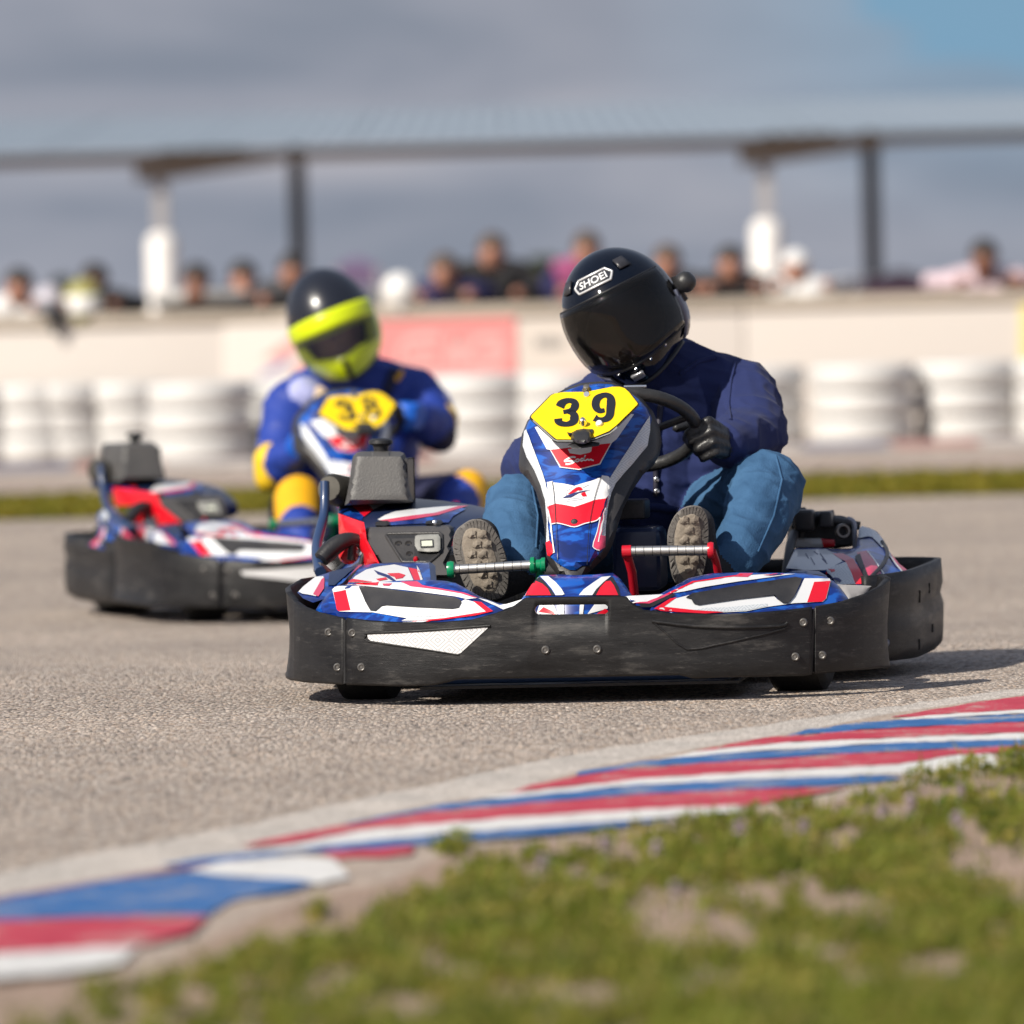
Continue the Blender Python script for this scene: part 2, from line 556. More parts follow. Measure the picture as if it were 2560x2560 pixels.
class Relief:
    """a moulded shell: outline as seen from the front, real depth, rounded rim, real thickness"""

    def __init__(s, name, outline, depth, m, parent, thick=0.012, rnd=(0, 0), res=14, sm=0, sharp=35):
        s.outline = [tuple(p) for p in (catmull(outline, sm, True) if sm else outline)]
        s.depth, s.rnd = depth, rnd
        P, T = tri_poly(s.outline, res)
        Y = s.f(P[:, 0], P[:, 1])
        A = F(P[:, 0], P[:, 1], Y)
        B = F(P[:, 0], P[:, 1], Y + thick)
        s.bvh = BVHTree.FromPolygons([Vector(v) for v in A], T)
        n = len(P)
        cnt = {}
        for t in T:
            for i in range(3):
                e = (t[i], t[(i + 1) % 3])
                k = tuple(sorted(e))
                cnt[k] = None if k in cnt else e
        Fc = list(T) + [tuple(i + n for i in t[::-1]) for t in T] + [(a, b, b + n, a + n) for e in cnt.values() if e for a, b in [e]]
        s.o = mesh(name, np.vstack([A, B]), Fc, m, parent, sharp)

    def f(s, px, py):
        px, py = np.atleast_1d(np.asarray(px, float)), np.atleast_1d(np.asarray(py, float))
        Y = np.broadcast_to(np.asarray(s.depth(px, py), float), px.shape).copy()
        if s.rnd[0]:
            d = edge_dist(s.outline, np.stack([px, py], 1))
            q = 1 - np.clip(d / s.rnd[0], 0, 1)
            Y += s.rnd[1] * (1 - np.sqrt(np.clip(1 - q * q, 0, 1)))
        return Y

    def decal(s, poly, m, lift=1, name='decal', res=6.5, sm=0, parent=None):
        poly = [tuple(p) for p in (catmull(poly, sm, True) if sm else poly)]
        P, T = tri_poly(poly, res)
        return s.sheet(P, T, m, lift, name, parent)

    def sheet(s, P, T, m, lift, name='decal', parent=None):
        P = np.asarray(P, float)
        Q = F(P[:, 0], P[:, 1], s.f(P[:, 0], P[:, 1]))
        for i, (a, b) in enumerate(zip(F(P[:, 0], P[:, 1], -2.0), F(P[:, 0], P[:, 1], 3.0))):
            d = Vector(b - a).normalized()
            h = s.bvh.ray_cast(Vector(a), d)
            if h[0] and (h[0] - Vector(Q[i])).length < 0.06:
                n_ = np.array(h[1]) * (-1 if h[1].dot(d) > 0 else 1)
                Q[i] = np.array(h[0]) + (n_ * 0.75 - np.array(d) * 0.25) * (0.0016 + 0.0007 * lift)
            else:
                Q[i] = Q[i] - np.array(d) * (0.0016 + 0.0007 * lift)
        me = bpy.data.meshes.new(name)
        me.from_pydata([tuple(v) for v in Q], [], [tuple(t)[::-1] for t in T])
        me.update()
        return link(name, me, m, parent or s.o, 60)

    def ribbon(s, pts, w, m, lift=2, name='decal', sm=4, closed=False, parent=None):
        P, T = ribbon2d(pts, w, sm, closed)
        return s.sheet(P, T, m, lift, name, parent)

    def at(s, px, py, lift=0.0):
        return F(px, py, float(s.f(px, py)[0]) - lift)


def ribbon2d(pts, w, sm=4, closed=False):
    pts = [np.asarray(p, float) for p in pts]
    if sm:
        if not np.isscalar(w):
            w = [float(x[0]) for x in catmull([[q] for q in w], sm, closed)]
        pts = catmull(pts, sm, closed)
    elif np.isscalar(w):
        pts = densify(pts, 6, closed)
    n = len(pts)
    ww = [w] * n if np.isscalar(w) else list(w)
    P, T = [], []
    for i in range(n):
        a = pts[(i - 1) % n] if closed or i else pts[i]
        b = pts[(i + 1) % n] if closed or i < n - 1 else pts[i]
        t = (b - a) / (np.linalg.norm(b - a) + 1e-9)
        nn = np.array([-t[1], t[0]]) * ww[i] / 2
        P += [pts[i] + nn, pts[i] - nn]
    for i in range(n if closed else n - 1):
        j = (i + 1) % n
        T.append((2 * i, 2 * i + 1, 2 * j + 1, 2 * j))
    return np.array(P), T


def text2d(s, bold=0.02, shear=0.0):
    """flat outline of a word: points (x right, y down, height 1) and faces"""
    cu = bpy.data.curves.new('lettering', 'FONT')
    cu.body, cu.offset, cu.shear, cu.resolution_u = s, bold, shear, 3
    o = bpy.data.objects.new('lettering', cu)
    COL.objects.link(o)
    dg = bpy.context.evaluated_depsgraph_get()
    me = o.evaluated_get(dg).to_mesh()
    P = np.array([(v.co.x, v.co.y) for v in me.vertices])
    T = [tuple(p.vertices) for p in me.polygons]
    o.evaluated_get(dg).to_mesh_clear()
    bpy.data.objects.remove(o)
    bpy.data.curves.remove(cu)
    lo, hi = P.min(0), P.max(0)
    P = (P - lo) / (hi[1] - lo[1])
    return P, T, (hi[0] - lo[0]) / (hi[1] - lo[1])


def plane(*pts):
    A = np.array([[p[0], p[1], 1] for p in pts], float)
    c = np.linalg.lstsq(A, np.array([p[2] for p in pts], float), rcond=None)[0]
    return lambda px, py: c[0] * px + c[1] * py + c[2]


def interp_py(ys, Ys):
    return lambda px, py: np.interp(py, ys, Ys)


# ------------------------------------------------------------------ bodies: one continuous skin over tapered limbs
def body(name, segs, mats, voxel, parent=None, M=None, smooth=6, wrinkle=0.0, wscale=9.0):
    """segs: (p0, r0, p1, r1, material index). Blended into one closed surface."""
    V, Fc = [], []
    for p0, r0, p1, r1, mi in segs:
        p0, p1 = np.asarray(p0, float), np.asarray(p1, float)
        ax = p1 - p0
        L = np.linalg.norm(ax)
        ax = ax / L if L > 1e-6 else np.array([0, 0, 1.])
        u = np.cross(ax, [0.31, 0.17, 0.93])
        u /= np.linalg.norm(u)
        v = np.cross(ax, u)
        rings = [(p0, r0, -math.pi / 2 + k * math.pi / 12) for k in range(7)] + [(p1, r1, k * math.pi / 12) for k in range(7)]
        b = len(V)
        sg = 16
        for p, r, el in rings:
            for k in range(sg):
                an = 2 * math.pi * k / sg
                V.append(p + r * (max(math.cos(el), 0.02) * (math.cos(an) * u + math.sin(an) * v) + math.sin(el) * ax))
        for i in range(len(rings) - 1):
            for k in range(sg):
                k2 = (k + 1) % sg
                Fc.append((b + i * sg + k, b + i * sg + k2, b + (i + 1) * sg + k2, b + (i + 1) * sg + k))
        Fc.append(tuple(b + k for k in range(sg))[::-1])
        Fc.append(tuple(b + (len(rings) - 1) * sg + k for k in range(sg)))
    me = bpy.data.meshes.new('raw')
    me.from_pydata([tuple(v) for v in V], [], Fc)
    o = bpy.data.objects.new('raw', me)
    COL.objects.link(o)
    md = o.modifiers.new('r', 'REMESH')
    md.mode, md.voxel_size, md.adaptivity = 'VOXEL', voxel, 0.0
    dg = bpy.context.evaluated_depsgraph_get()
    dg.update()
    m2 = bpy.data.meshes.new_from_object(o.evaluated_get(dg))
    bpy.data.objects.remove(o)
    bm = bmesh.new()
    bm.from_mesh(m2)
    for _ in range(smooth):
        bmesh.ops.smooth_vert(bm, verts=bm.verts, factor=0.5, use_axis_x=True, use_axis_y=True, use_axis_z=True)
    bm.normal_update()
    bm.verts.ensure_lookup_table()
    co_ = np.array([v.co[:] for v in bm.verts])
    no_ = np.array([v.normal[:] for v in bm.verts])
    best, lab = np.full(len(co_), 1e9), np.zeros(len(co_), int)
    for p0, r0, p1, r1, mi in segs:
        p0, p1 = np.asarray(p0, float), np.asarray(p1, float)
        ab = p1 - p0
        t = np.clip(((co_ - p0) @ ab) / (ab @ ab + 1e-12), 0, 1)
        d = np.linalg.norm(co_ - (p0 + t[:, None] * ab), axis=1) - (r0 + (r1 - r0) * t)
        k = d < best
        best[k], lab[k] = d[k], mi
    if wrinkle:
        wr = wrinkle if isinstance(wrinkle, dict) else {}
        for i, v in enumerate(bm.verts):
            a = wr.get(int(lab[i]), 0.0) if wr else wrinkle
            if a:
                p = Vector(co_[i])
                q = Vector((p.x * wscale, p.y * wscale, p.z * wscale * 1.9 + p.x * 5))
                w = 1 - abs(mnoise.noise(q)) * 2.2
                w2 = 1 - abs(mnoise.noise(q * 2.1 + Vector((3, 1, 7)))) * 2.2
                v.co = Vector(co_[i] + no_[i] * a * (max(w, 0) ** 2 + 0.5 * max(w2, 0) ** 2 - 0.3))
    for f in bm.faces:
        f.material_index = int(np.bincount([lab[v.index] for v in f.verts]).argmax())
        f.smooth = True
    m2.materials.clear()
    bm.to_mesh(m2)
    bm.free()
    m2.name = name
    o = link(name, m2, mats, parent, 0)
    if M is not None:
        o.matrix_world = M
    return o


# ================================================================== THE SETTING
SOIL = grain_mat('dry_soil', [(0.0, (0.23, 0.155, 0.115)), (0.5, (0.33, 0.235, 0.18)), (1.0, (0.42, 0.32, 0.25))], 2.5, 120, 0.5)
TRACK = grain_mat('track_aggregate', [(0.0, (0.05, 0.043, 0.04)), (0.18, (0.19, 0.16, 0.138)), (0.42, (0.42, 0.355, 0.305)), (0.75, (0.56, 0.485, 0.425)), (0.88, (0.43, 0.295, 0.195)), (1.0, (0.90, 0.83, 0.76))], 0.9, 118, 0.8)
CONC = grain_mat('pale_concrete', [(0.0, (0.26, 0.225, 0.20)), (0.3, (0.44, 0.40, 0.36)), (0.6, (0.54, 0.495, 0.45)), (1.0, (0.66, 0.62, 0.58))], 6, 170, 0.4)
KERBC = grain_mat('dirty_kerb_concrete', [(0.0, (0.28, 0.21, 0.17)), (0.5, (0.40, 0.32, 0.26)), (1.0, (0.52, 0.45, 0.39))], 6, 150, 0.3)
P_RED = worn_paint('worn_red_paint', (0.52, 0.028, 0.06), (0.42, 0.36, 0.31), 0.7)
P_BLUE = worn_paint('worn_blue_paint', (0.018, 0.13, 0.38), (0.36, 0.33, 0.30), 0.8)
P_WHITE = worn_paint('worn_white_paint', (0.76, 0.75, 0.73), (0.46, 0.41, 0.36), 0.6)
P_MAUVE = worn_paint('faded_mauve_paint', (0.30, 0.13, 0.22), (0.45, 0.40, 0.36), 0.9)


def sheet(name, pts, m, kind='structure', parent=None, res=None):
    me = bpy.data.meshes.new(name)
    P = [(p[0], p[1]) for p in pts]
    z = pts[0][2]
    vs, es, fs, *_ = delaunay_2d_cdt([Vector(p) for p in P], [], [list(range(len(P)))], 1, 1e-6)
    me.from_pydata([(v.x, v.y, z) for v in vs], [], [tuple(f) for f in fs])
    o = link(name, me, m, parent, 0)
    if kind:
        o['kind'] = kind
    return o


def ragged(poly, amp, seed, closed=True):
    r = np.random.default_rng(seed)
    out = densify(poly, 22, closed)
    sm = r.normal(0, 1, len(out))
    sm = (sm + np.roll(sm, 1) * 0.7) / 1.2
    return [p + np.array([0.25 * s, s]) * amp for p, s in zip(out, sm)]


GB = 48.0                                            # behind the wall the paddock lies 0.4 m lower
DIP = [(17.6, 0.0), (20.6, -0.06), (28.0, -0.06), (31.55, 0.0)]      # the track falls away a little behind the nearer kart
gv = [(x, y, z) for y, z in [(-60, 0.0)] + DIP + [(45.9, 0.0)] for x in (-900, 900)]
ground = mesh('ground', gv, [(2 * i, 2 * i + 1, 2 * i + 3, 2 * i + 2) for i in range(len(gv) // 2 - 1)], SOIL, None, 0, False)
ground['kind'] = 'structure'
pad = mesh('paddock_ground', [(-900, 45.9, -0.4), (900, 45.9, -0.4), (900, 2500, -0.4), (-900, 2500, -0.4), (-900, 45.9, 0), (900, 45.9, 0)], [(0, 1, 2, 3), (4, 5, 1, 0)], SOIL, None, 0, False)
pad['kind'] = 'structure'

# kerb line, surveyed along its track-side edge
kerb_up = [(-420, 2322), (-200, 2275), (0, 2238), (150, 2212), (285, 2190), (464, 2160), (630, 2122), (850, 2060), (1093, 2006), (1280, 1978), (1446, 1926), (1650, 1888), (1800, 1860), (1958, 1836), (2130, 1802), (2230, 1783), (2415, 1756), (2560, 1736), (2800, 1700), (3200, 1650)]
kerb_lo = [(3200, 1800), (2800, 1855), (2560, 1895), (2494, 1916), (2345, 1934), (2256, 1946), (2122, 1970), (1973, 1994), (1848, 2027), (1700, 2044), (1560, 2062), (1280, 2091), (1034, 2122), (875, 2190), (795, 2206), (640, 2240), (520, 2286), (345, 2360), (250, 2412), (0, 2440), (-420, 2462)]
conc_up = [(3200, 1622), (2800, 1686), (2560, 1720), (2300, 1755), (2000, 1800), (1700, 1844), (1400, 1892), (1150, 1944), (900, 1998), (640, 2056), (400, 2104), (200, 2138), (0, 2185), (-420, 2268)]
asph = [G(*p, 0.004) for p in conc_up[::-1]]
asph = [g + np.array([0.05, -0.12, 0]) for g in asph]
track = sheet('race_track', [(-60, 6, 0.004), (-4, 8.2, 0.004)] + asph + [(60, 17.2, 0.004), (60, 17.6, 0.004), (-60, 17.6, 0.004)], TRACK)
tv = [(x, y, z + 0.004) for y, z in DIP for x in (-60, 60)]
far_track = mesh('race_track', tv, [(2 * i, 2 * i + 1, 2 * i + 3, 2 * i + 2) for i in range(3)], TRACK, None, 0, False)
far_track['kind'] = 'structure'
back_track = sheet('back_track', [(-60, 34.85, 0.004), (60, 34.85, 0.004), (60, 42.2, 0.004), (-60, 42.2, 0.004)], grain_mat('dusty_track', [(0, (0.26, 0.2, 0.17)), (0.5, (0.36, 0.285, 0.24)), (1, (0.44, 0.37, 0.32))], 0.6, 60, 0.4))
cs = sheet('concrete_edge_strip', [G(*p, 0.0055) for p in ragged(catmull(conc_up[::-1], 3), 1.6, 5, False)] + [G(*p, 0.0055) + np.array([0.06, -0.10, 0]) for p in kerb_up[::-1]], CONC)

# the kerb: a low slab with painted bands, each band a coat of paint of its own
KZ = 0.0065
kp = [G(*p, KZ) for p in catmull(kerb_up, 3) + catmull(kerb_lo, 2)]
kv = [(p[0], p[1]) for p in kp]
vs, es, fs, *_ = delaunay_2d_cdt([Vector(p) for p in kv], [], [list(range(len(kv)))], 1, 1e-6)
mid_ = np.array([1.2, 13.0])
V = [(v.x, v.y, KZ) for v in vs] + [(v.x + 0.10 * n_[0], v.y + 0.10 * n_[1], -0.003) for v, n_ in ((v, (0.93, -0.37) if i >= len(catmull(kerb_up, 3)) else (-0.3, 0.12)) for i, v in enumerate(vs[:len(kv)]))]
Fc = [tuple(f) for f in fs]
nb = len(vs)
kerb = mesh('kerb', V, Fc + [(i, (i + 1) % len(kv), nb + (i + 1) % len(kv), nb + i) for i in range(len(kv))], KERBC, None, 0)
kerb['kind'] = 'structure'


bands = [
    (P_RED, [(2226, 1792), (2415, 1759), (2560, 1741), (2800, 1706), (2800, 1738), (2560, 1773), (2395, 1782), (2300, 1789)]),
    (P_WHITE, [(2246, 1795), (2300, 1790), (2395, 1783), (2560, 1774), (2800, 1739), (2800, 1750), (2560, 1783), (2266, 1799)]),
    (P_BLUE, [(1950, 1842), (2022, 1824), (2132, 1807), (2266, 1799), (2560, 1784), (2800, 1752), (2800, 1772), (2560, 1803), (2246, 1818), (2012, 1835)]),
    (P_RED, [(1799, 1865), (1908, 1845), (2012, 1836), (2246, 1819), (2560, 1804), (2800, 1774), (2800, 1802), (2560, 1831), (2196, 1846), (1948, 1856), (1734, 1879)]),
    (P_WHITE, [(1640, 1898), (1734, 1880), (1948, 1857), (2196, 1847), (2560, 1832), (2800, 1803), (2800, 1818), (2560, 1847), (2246, 1856), (1997, 1871), (1799, 1884)]),
    (P_BLUE, [(1446, 1930), (1600, 1903), (1799, 1885), (1997, 1872), (2246, 1857), (2560, 1848), (2800, 1820), (2800, 1838), (2560, 1863), (2097, 1884), (1848, 1901), (1600, 1917), (1439, 1938)]),
    (P_RED, [(1260, 1984), (1333, 1962), (1439, 1939), (1600, 1918), (1848, 1902), (2097, 1885), (2560, 1864), (2580, 1872), (2475, 1881), (2395, 1886), (2246, 1910), (1948, 1925), (1600, 1947), (1280, 1982)]),
    (P_WHITE, [(1150, 2000), (1280, 1983), (1600, 1948), (1948, 1926), (2246, 1911), (2395, 1887), (2475, 1883), (2500, 1913), (2345, 1931), (2196, 1936), (1997, 1943), (1848, 1950), (1600, 1961), (1280, 1993)]),
    (P_BLUE, [(855, 2062), (994, 2033), (1093, 2010), (1280, 1994), (1600, 1962), (1848, 1951), (1997, 1944), (2196, 1937), (2262, 1944), (2147, 1959), (1848, 1972), (1600, 1985), (1280, 2011), (1050, 2030)]),
    (P_RED, [(600, 2116), (696, 2092), (848, 2065), (1050, 2031), (1280, 2012), (1600, 1986), (1848, 1973), (2122, 1967), (1973, 1995), (1878, 2014), (1600, 2022), (1280, 2042), (928, 2072), (729, 2106)]),
    (P_WHITE, [(560, 2138), (729, 2110), (928, 2073), (1280, 2043), (1600, 2023), (1850, 2014), (1848, 2029), (1600, 2048), (1280, 2071), (1100, 2084), (861, 2108), (663, 2127)]),
    (P_BLUE, [(398, 2160), (530, 2140), (663, 2128), (861, 2109), (1100, 2086), (1280, 2073), (1600, 2049), (1700, 2046), (1560, 2064), (1280, 2092), (1034, 2112), (795, 2128), (464, 2164)]),
    (P_MAUVE, [(-420, 2328), (-200, 2282), (0, 2242), (232, 2203), (464, 2165), (795, 2129), (570, 2152), (464, 2175), (285, 2198), (0, 2248), (-420, 2336)]),
    (P_RED, [(800, 2130), (960, 2118), (1034, 2114), (1030, 2132), (960, 2142), (840, 2146)]),
    (P_WHITE, [(470, 2177), (570, 2154), (749, 2137), (835, 2147), (875, 2192), (795, 2210), (762, 2200), (550, 2187)]),
    (P_BLUE, [(-420, 2338), (0, 2250), (285, 2200), (470, 2180), (550, 2189), (729, 2197), (785, 2207), (696, 2230), (577, 2251), (517, 2287), (464, 2286), (0, 2298), (-420, 2320)]),
    (P_RED, [(-420, 2322), (0, 2301), (464, 2288), (520, 2292), (470, 2330), (345, 2362), (0, 2381), (-420, 2396)]),
    (P_WHITE, [(-420, 2398), (0, 2383), (345, 2364), (298, 2408), (166, 2430), (0, 2444), (-420, 2462)]),
]
for i, (m, poly) in enumerate(bands):
    if i in (12,):
        pp = ragged(poly, 0.7, i)
    else:
        pp = ragged(poly, 0.9, i)
    P, T = tri_poly([tuple(p) for p in pp], 70)
    me = bpy.data.meshes.new('painted_band')
    zz = KZ + 0.0015 + 0.00012 * i
    me.from_pydata([tuple(v) for v in G(P[:, 0], P[:, 1], zz)], [], [tuple(t) for t in T])
    link('painted_band', me, m, kerb, 0)


# ------------------------------------------------------------------ grass
def leaf_mat(name, c0, c1, c2):
    m = mat(name, c1, rough=0.6, spec=0.25)
    t = m.node_tree
    b = t.nodes['Principled BSDF']
    g = N(t, 'ShaderNodeNewGeometry')
    c = [n for n in t.nodes if n.type == 'TEX_COORD'][0]
    n = N(t, 'ShaderNodeTexNoise', i_Scale=8.0, i_Detail=3.0)
    t.links.new(c.outputs['Object'], n.inputs['Vector'])
    ad = N(t, 'ShaderNodeMath', operation='MULTIPLY_ADD')
    t.links.new(g.outputs['Random Per Island'], ad.inputs[0])
    ad.inputs[1].default_value = 0.42
    mm = N(t, 'ShaderNodeMapRange', i_From_Min=0.36, i_From_Max=0.64, i_To_Min=0.0, i_To_Max=0.62)
    t.links.new(n.outputs['Fac'], mm.inputs[0])
    t.links.new(mm.outputs[0], ad.inputs[2])
    colr = ramp(t, ad.outputs[0], [(0.1, c0), (0.5, c1), (0.9, c2)])
    t.links.new(colr, b.inputs['Base Color'])
    tr = N(t, 'ShaderNodeBsdfTranslucent')
    t.links.new(colr, tr.inputs['Color'])
    ms = N(t, 'ShaderNodeMixShader')
    ms.inputs[0].default_value = 0.42
    out = [n for n in t.nodes if n.type == 'OUTPUT_MATERIAL'][0]
    t.links.new(b.outputs[0], ms.inputs[1])
    t.links.new(tr.outputs[0], ms.inputs[2])
    t.links.new(ms.outputs[0], out.inputs['Surface'])
    return m


GRASS = leaf_mat('clover_and_grass', (0.06, 0.105, 0.013), (0.18, 0.205, 0.022), (0.38, 0.31, 0.08))
FARG = leaf_mat('dry_grass', (0.12, 0.135, 0.014), (0.22, 0.20, 0.022), (0.32, 0.25, 0.035))


def blades(name, base, h, w, m, leaf=0.5):
    """base (n,3): one bent blade or one small round leaf on each point"""
    n = len(base)
    an = rng.uniform(0, 2 * math.pi, n)
    lean = rng.uniform(0.1, 0.9, n)
    hh, ww = h * rng.uniform(0.5, 1.3, n), w * rng.uniform(0.6, 1.4, n)
    d = np.stack([np.cos(an), np.sin(an), np.zeros(n)], 1)
    s = np.stack([-np.sin(an), np.cos(an), np.zeros(n)], 1)
    up = np.array([0, 0, 1.])
    isl = rng.random(n) < leaf
    V = np.zeros((n, 4, 3))
    top = base + up * hh[:, None] + d * (hh * lean)[:, None] * 0.8
    # blades: root pair, belly, tip
    V[:, 0] = base - s * ww[:, None] * 0.25
    V[:, 1] = base + s * ww[:, None] * 0.25
    V[:, 2] = base * 0.4 + top * 0.6 + up * hh[:, None] * 0.12 + s * ww[:, None] * 0.25
    V[:, 3] = top
    # leaves: small tilted diamonds carried at height
    tl = rng.uniform(-0.5, 0.9, n)
    dl = d * np.cos(tl)[:, None] + up * np.sin(tl)[:, None]
    c = base + up * (hh * rng.uniform(0.3, 1.0, n))[:, None]
    L = np.stack([c - dl * ww[:, None], c + s * ww[:, None] * 0.8, c + dl * ww[:, None], c - s * ww[:, None] * 0.8], 1)
    V[isl] = L[isl]
    me = bpy.data.meshes.new(name)
    me.from_pydata([tuple(v) for v in V.reshape(-1, 3)], [], [(4 * i, 4 * i + 1, 4 * i + 2, 4 * i + 3) for i in range(n)])
    o = link(name, me, m, None, 0)
    o['kind'] = 'stuff'
    return o


gline = np.array([(-600, 2900), (0, 2640), (90, 2570), (220, 2492), (430, 2462), (480, 2442), (600, 2405), (660, 2352), (760, 2362), (850, 2325), (930, 2290), (1000, 2268), (1100, 2205), (1200, 2158), (1330, 2128), (1500, 2104), (1640, 2092), (1730, 2062), (1850, 2046), (1950, 2052), (2060, 2060), (2130, 2012), (2210, 1985), (2300, 1946), (2400, 1940), (2500, 1894), (2700, 1846), (3200, 1800)], float)
bare = [(2490, 2160, 150, 60), (1875, 2240, 110, 34), (1740, 2335, 190, 62), (1130, 2440, 90, 30), (2130, 2270, 120, 40), (1480, 2500, 130, 40), (2220, 2040, 100, 30), (640, 2470, 80, 22), (1560, 2150, 70, 20), (2350, 1995, 80, 22), (2350, 2420, 130, 40), (1000, 2520, 120, 30)]
cand = np.stack([rng.uniform(-250, 3300, 300000), 2750 - 900 * rng.uniform(0, 1, 300000) ** 0.9], 1)
lim = np.interp(cand[:, 0], gline[:, 0], gline[:, 1])
over = cand[:, 1] - lim
clump = np.array([mnoise.noise(Vector((x * 0.012, y * 0.022, 0.3))) for x, y in cand])
clump2 = np.array([mnoise.noise(Vector((x * 0.0035, y * 0.008, 4.3))) for x, y in cand])
p = np.clip(over / 60 + 0.25 + 1.1 * clump, 0, 1) * (over > -14) * np.clip(0.86 + 2.0 * clump + 1.6 * clump2, 0.05, 1)
for bx_, by_, ra, rb in bare:
    q = ((cand[:, 0] - bx_) / ra) ** 2 + ((cand[:, 1] - by_) / rb) ** 2
    p *= np.clip(q * 0.95 - 0.36, 0.03, 1)
for tx, ty, rr_ in ((790, 2292, 34), (1120, 2130, 40), (1960, 2022, 26), (1150, 2120, 30), (2010, 2030, 24), (2440, 1925, 40)):
    q = ((cand[:, 0] - tx) ** 2 + ((cand[:, 1] - ty) * 2) ** 2) / rr_ ** 2
    p = np.maximum(p, np.clip(1.3 - q, 0, 1))
sel = cand[rng.random(len(cand)) < p * 0.64]
base = G(sel[:, 0], sel[:, 1], 0.0)
blades('grass', base, 0.019, 0.0085, GRASS, 0.45)
tall = sel[rng.random(len(sel)) < 0.09]
blades('tall_grass', G(tall[:, 0], tall[:, 1], 0.0), 0.040, 0.007, leaf_mat('straw_and_grass', (0.30, 0.22, 0.10), (0.24, 0.25, 0.04), (0.16, 0.22, 0.02)), 0.05)

# mauve clover heads standing in the grass
STEMM = mat('flower_stem', (0.08, 0.16, 0.03), rough=0.6)
PETAL = mat('mauve_petals', (0.42, 0.32, 0.38), rough=0.6, var=0.5, vscale=60, var_col=(0.55, 0.46, 0.50))
fproto = None
for i, (fx, fy) in enumerate([(1850, 2088), (1640, 2135), (1355, 2165), (1512, 2130), (2010, 2078), (2205, 2040), (2275, 2025), (2400, 1985), (1690, 2240), (2395, 2070)]):
    if fproto is None:
        fproto = empty('flower')
        tube('stem', [(0, 0, 0), (0.003, 0, 0.02), (0.0, 0, 0.038)], 0.0014, STEMM, fproto, 6)
        Vf, Ff = [], []
        for k in range(26):
            zc = 1 - 2 * (k + 0.5) / 26
            an = k * 2.4
            d = np.array([math.cos(an) * math.sqrt(1 - zc * zc), math.sin(an) * math.sqrt(1 - zc * zc), zc])
            s_ = np.cross(d, [0, 0, 1.0])
            s_ = s_ / (np.linalg.norm(s_) + 1e-6)
            c = np.array([0, 0, 0.044])
            n0 = len(Vf)
            Vf += [c, c + d * 0.008 + s_ * 0.0035, c + d * 0.013, c + d * 0.008 - s_ * 0.0035]
            Ff.append((n0, n0 + 1, n0 + 2, n0 + 3))
        bl = mesh('blossom', Vf, Ff, PETAL, fproto, 0, False)
        bm = bmesh.new()
        bm.from_mesh(bl.data)
        bmesh.ops.remove_doubles(bm, verts=bm.verts, dist=1e-5)
        bm.to_mesh(bl.data)
        bm.free()
        f = fproto
    else:
        f = copy_tree(fproto)
    f.location = tuple(G(fx, fy, 0.035) - np.array([0, 0, 0.035]))
    f.scale = (1, 1, 1) if i % 3 else (1.25, 1.25, 1.1)
    f.rotation_euler = (0, 0, i * 1.3)
    tag(f, 'small mauve clover blossom standing in the foreground grass', 'flower', 'clover flowers in the foreground grass')

# the strip of grass between the two tracks
verge = mesh('grass_verge', [(-60, 31.5, 0.006), (60, 31.5, 0.006), (60, 34.9, 0.006), (-60, 34.9, 0.006)], [(0, 1, 2, 3)],
             mat('verge_turf', (0.14, 0.145, 0.02), rough=0.9, var=0.8, vscale=1.2, var_col=(0.24, 0.19, 0.04)), None, 0, False)
verge['kind'] = 'structure'
nb_ = 76000
bb = np.stack([rng.uniform(-9, 9, nb_), rng.uniform(31.45, 34.95, nb_), np.full(nb_, 0.006)], 1)
blades('verge_grass', bb, 0.045, 0.022, FARG, 0.3)

# ------------------------------------------------------------------ far kerb, wall, banners
FK = [(-14, 40.0), (14, 41.6)]
fk = mesh('far_kerb', [(-30, 39.4, 0.002), (30, 42.2, 0.002), (30, 42.9, 0.002), (-30, 40.1, 0.002), (-30, 39.4, 0.03), (30, 42.2, 0.03), (30, 42.9, 0.06), (-30, 40.1, 0.06)], [(0, 1, 5, 4), (4, 5, 6, 7), (3, 7, 6, 2), (0, 4, 7, 3), (1, 2, 6, 5)], CONC, None, 0)
fk['kind'] = 'structure'
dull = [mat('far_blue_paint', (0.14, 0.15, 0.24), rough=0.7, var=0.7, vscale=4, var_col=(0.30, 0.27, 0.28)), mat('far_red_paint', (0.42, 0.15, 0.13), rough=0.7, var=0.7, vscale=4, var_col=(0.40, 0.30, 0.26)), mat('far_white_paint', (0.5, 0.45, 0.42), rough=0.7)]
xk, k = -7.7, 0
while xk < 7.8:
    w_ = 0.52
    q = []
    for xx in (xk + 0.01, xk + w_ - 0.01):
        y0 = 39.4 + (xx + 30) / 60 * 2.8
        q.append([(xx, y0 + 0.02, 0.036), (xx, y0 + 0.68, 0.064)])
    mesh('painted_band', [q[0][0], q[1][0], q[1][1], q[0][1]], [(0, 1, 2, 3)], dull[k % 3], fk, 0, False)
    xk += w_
    k += 1

WALLM = mat('cream_painted_wall', (0.655, 0.60, 0.55), rough=0.7, var=0.35, vscale=1.5, var_col=(0.64, 0.595, 0.56), bump=0.15, bscale=30)
COPE = mat('beige_coping', (0.52, 0.45, 0.37), rough=0.8, var=0.5, vscale=3)
WY = 45.6
wall = empty('barrier_wall', Matrix.Translation((0, WY, 0)))
tag(wall, 'long cream painted barrier wall behind the white tyre stacks', 'wall')
xw = -25.5
while xw < 25.4:
    box('wall_panel', (xw + 0.004, 0, -0.3), (xw + 2.996, 0.22, 0.845), WALLM, wall, 0.006)
    box('coping', (xw + 0.003, -0.025, 0.847), (xw + 2.997, 0.245, 0.925), COPE, wall, 0.01)
    xw += 3.0


def wall_patch(pts, lift):                          # measurement on the front face of the wall
    return [tuple(W(x, y, WY - lift)) for x, y in pts]


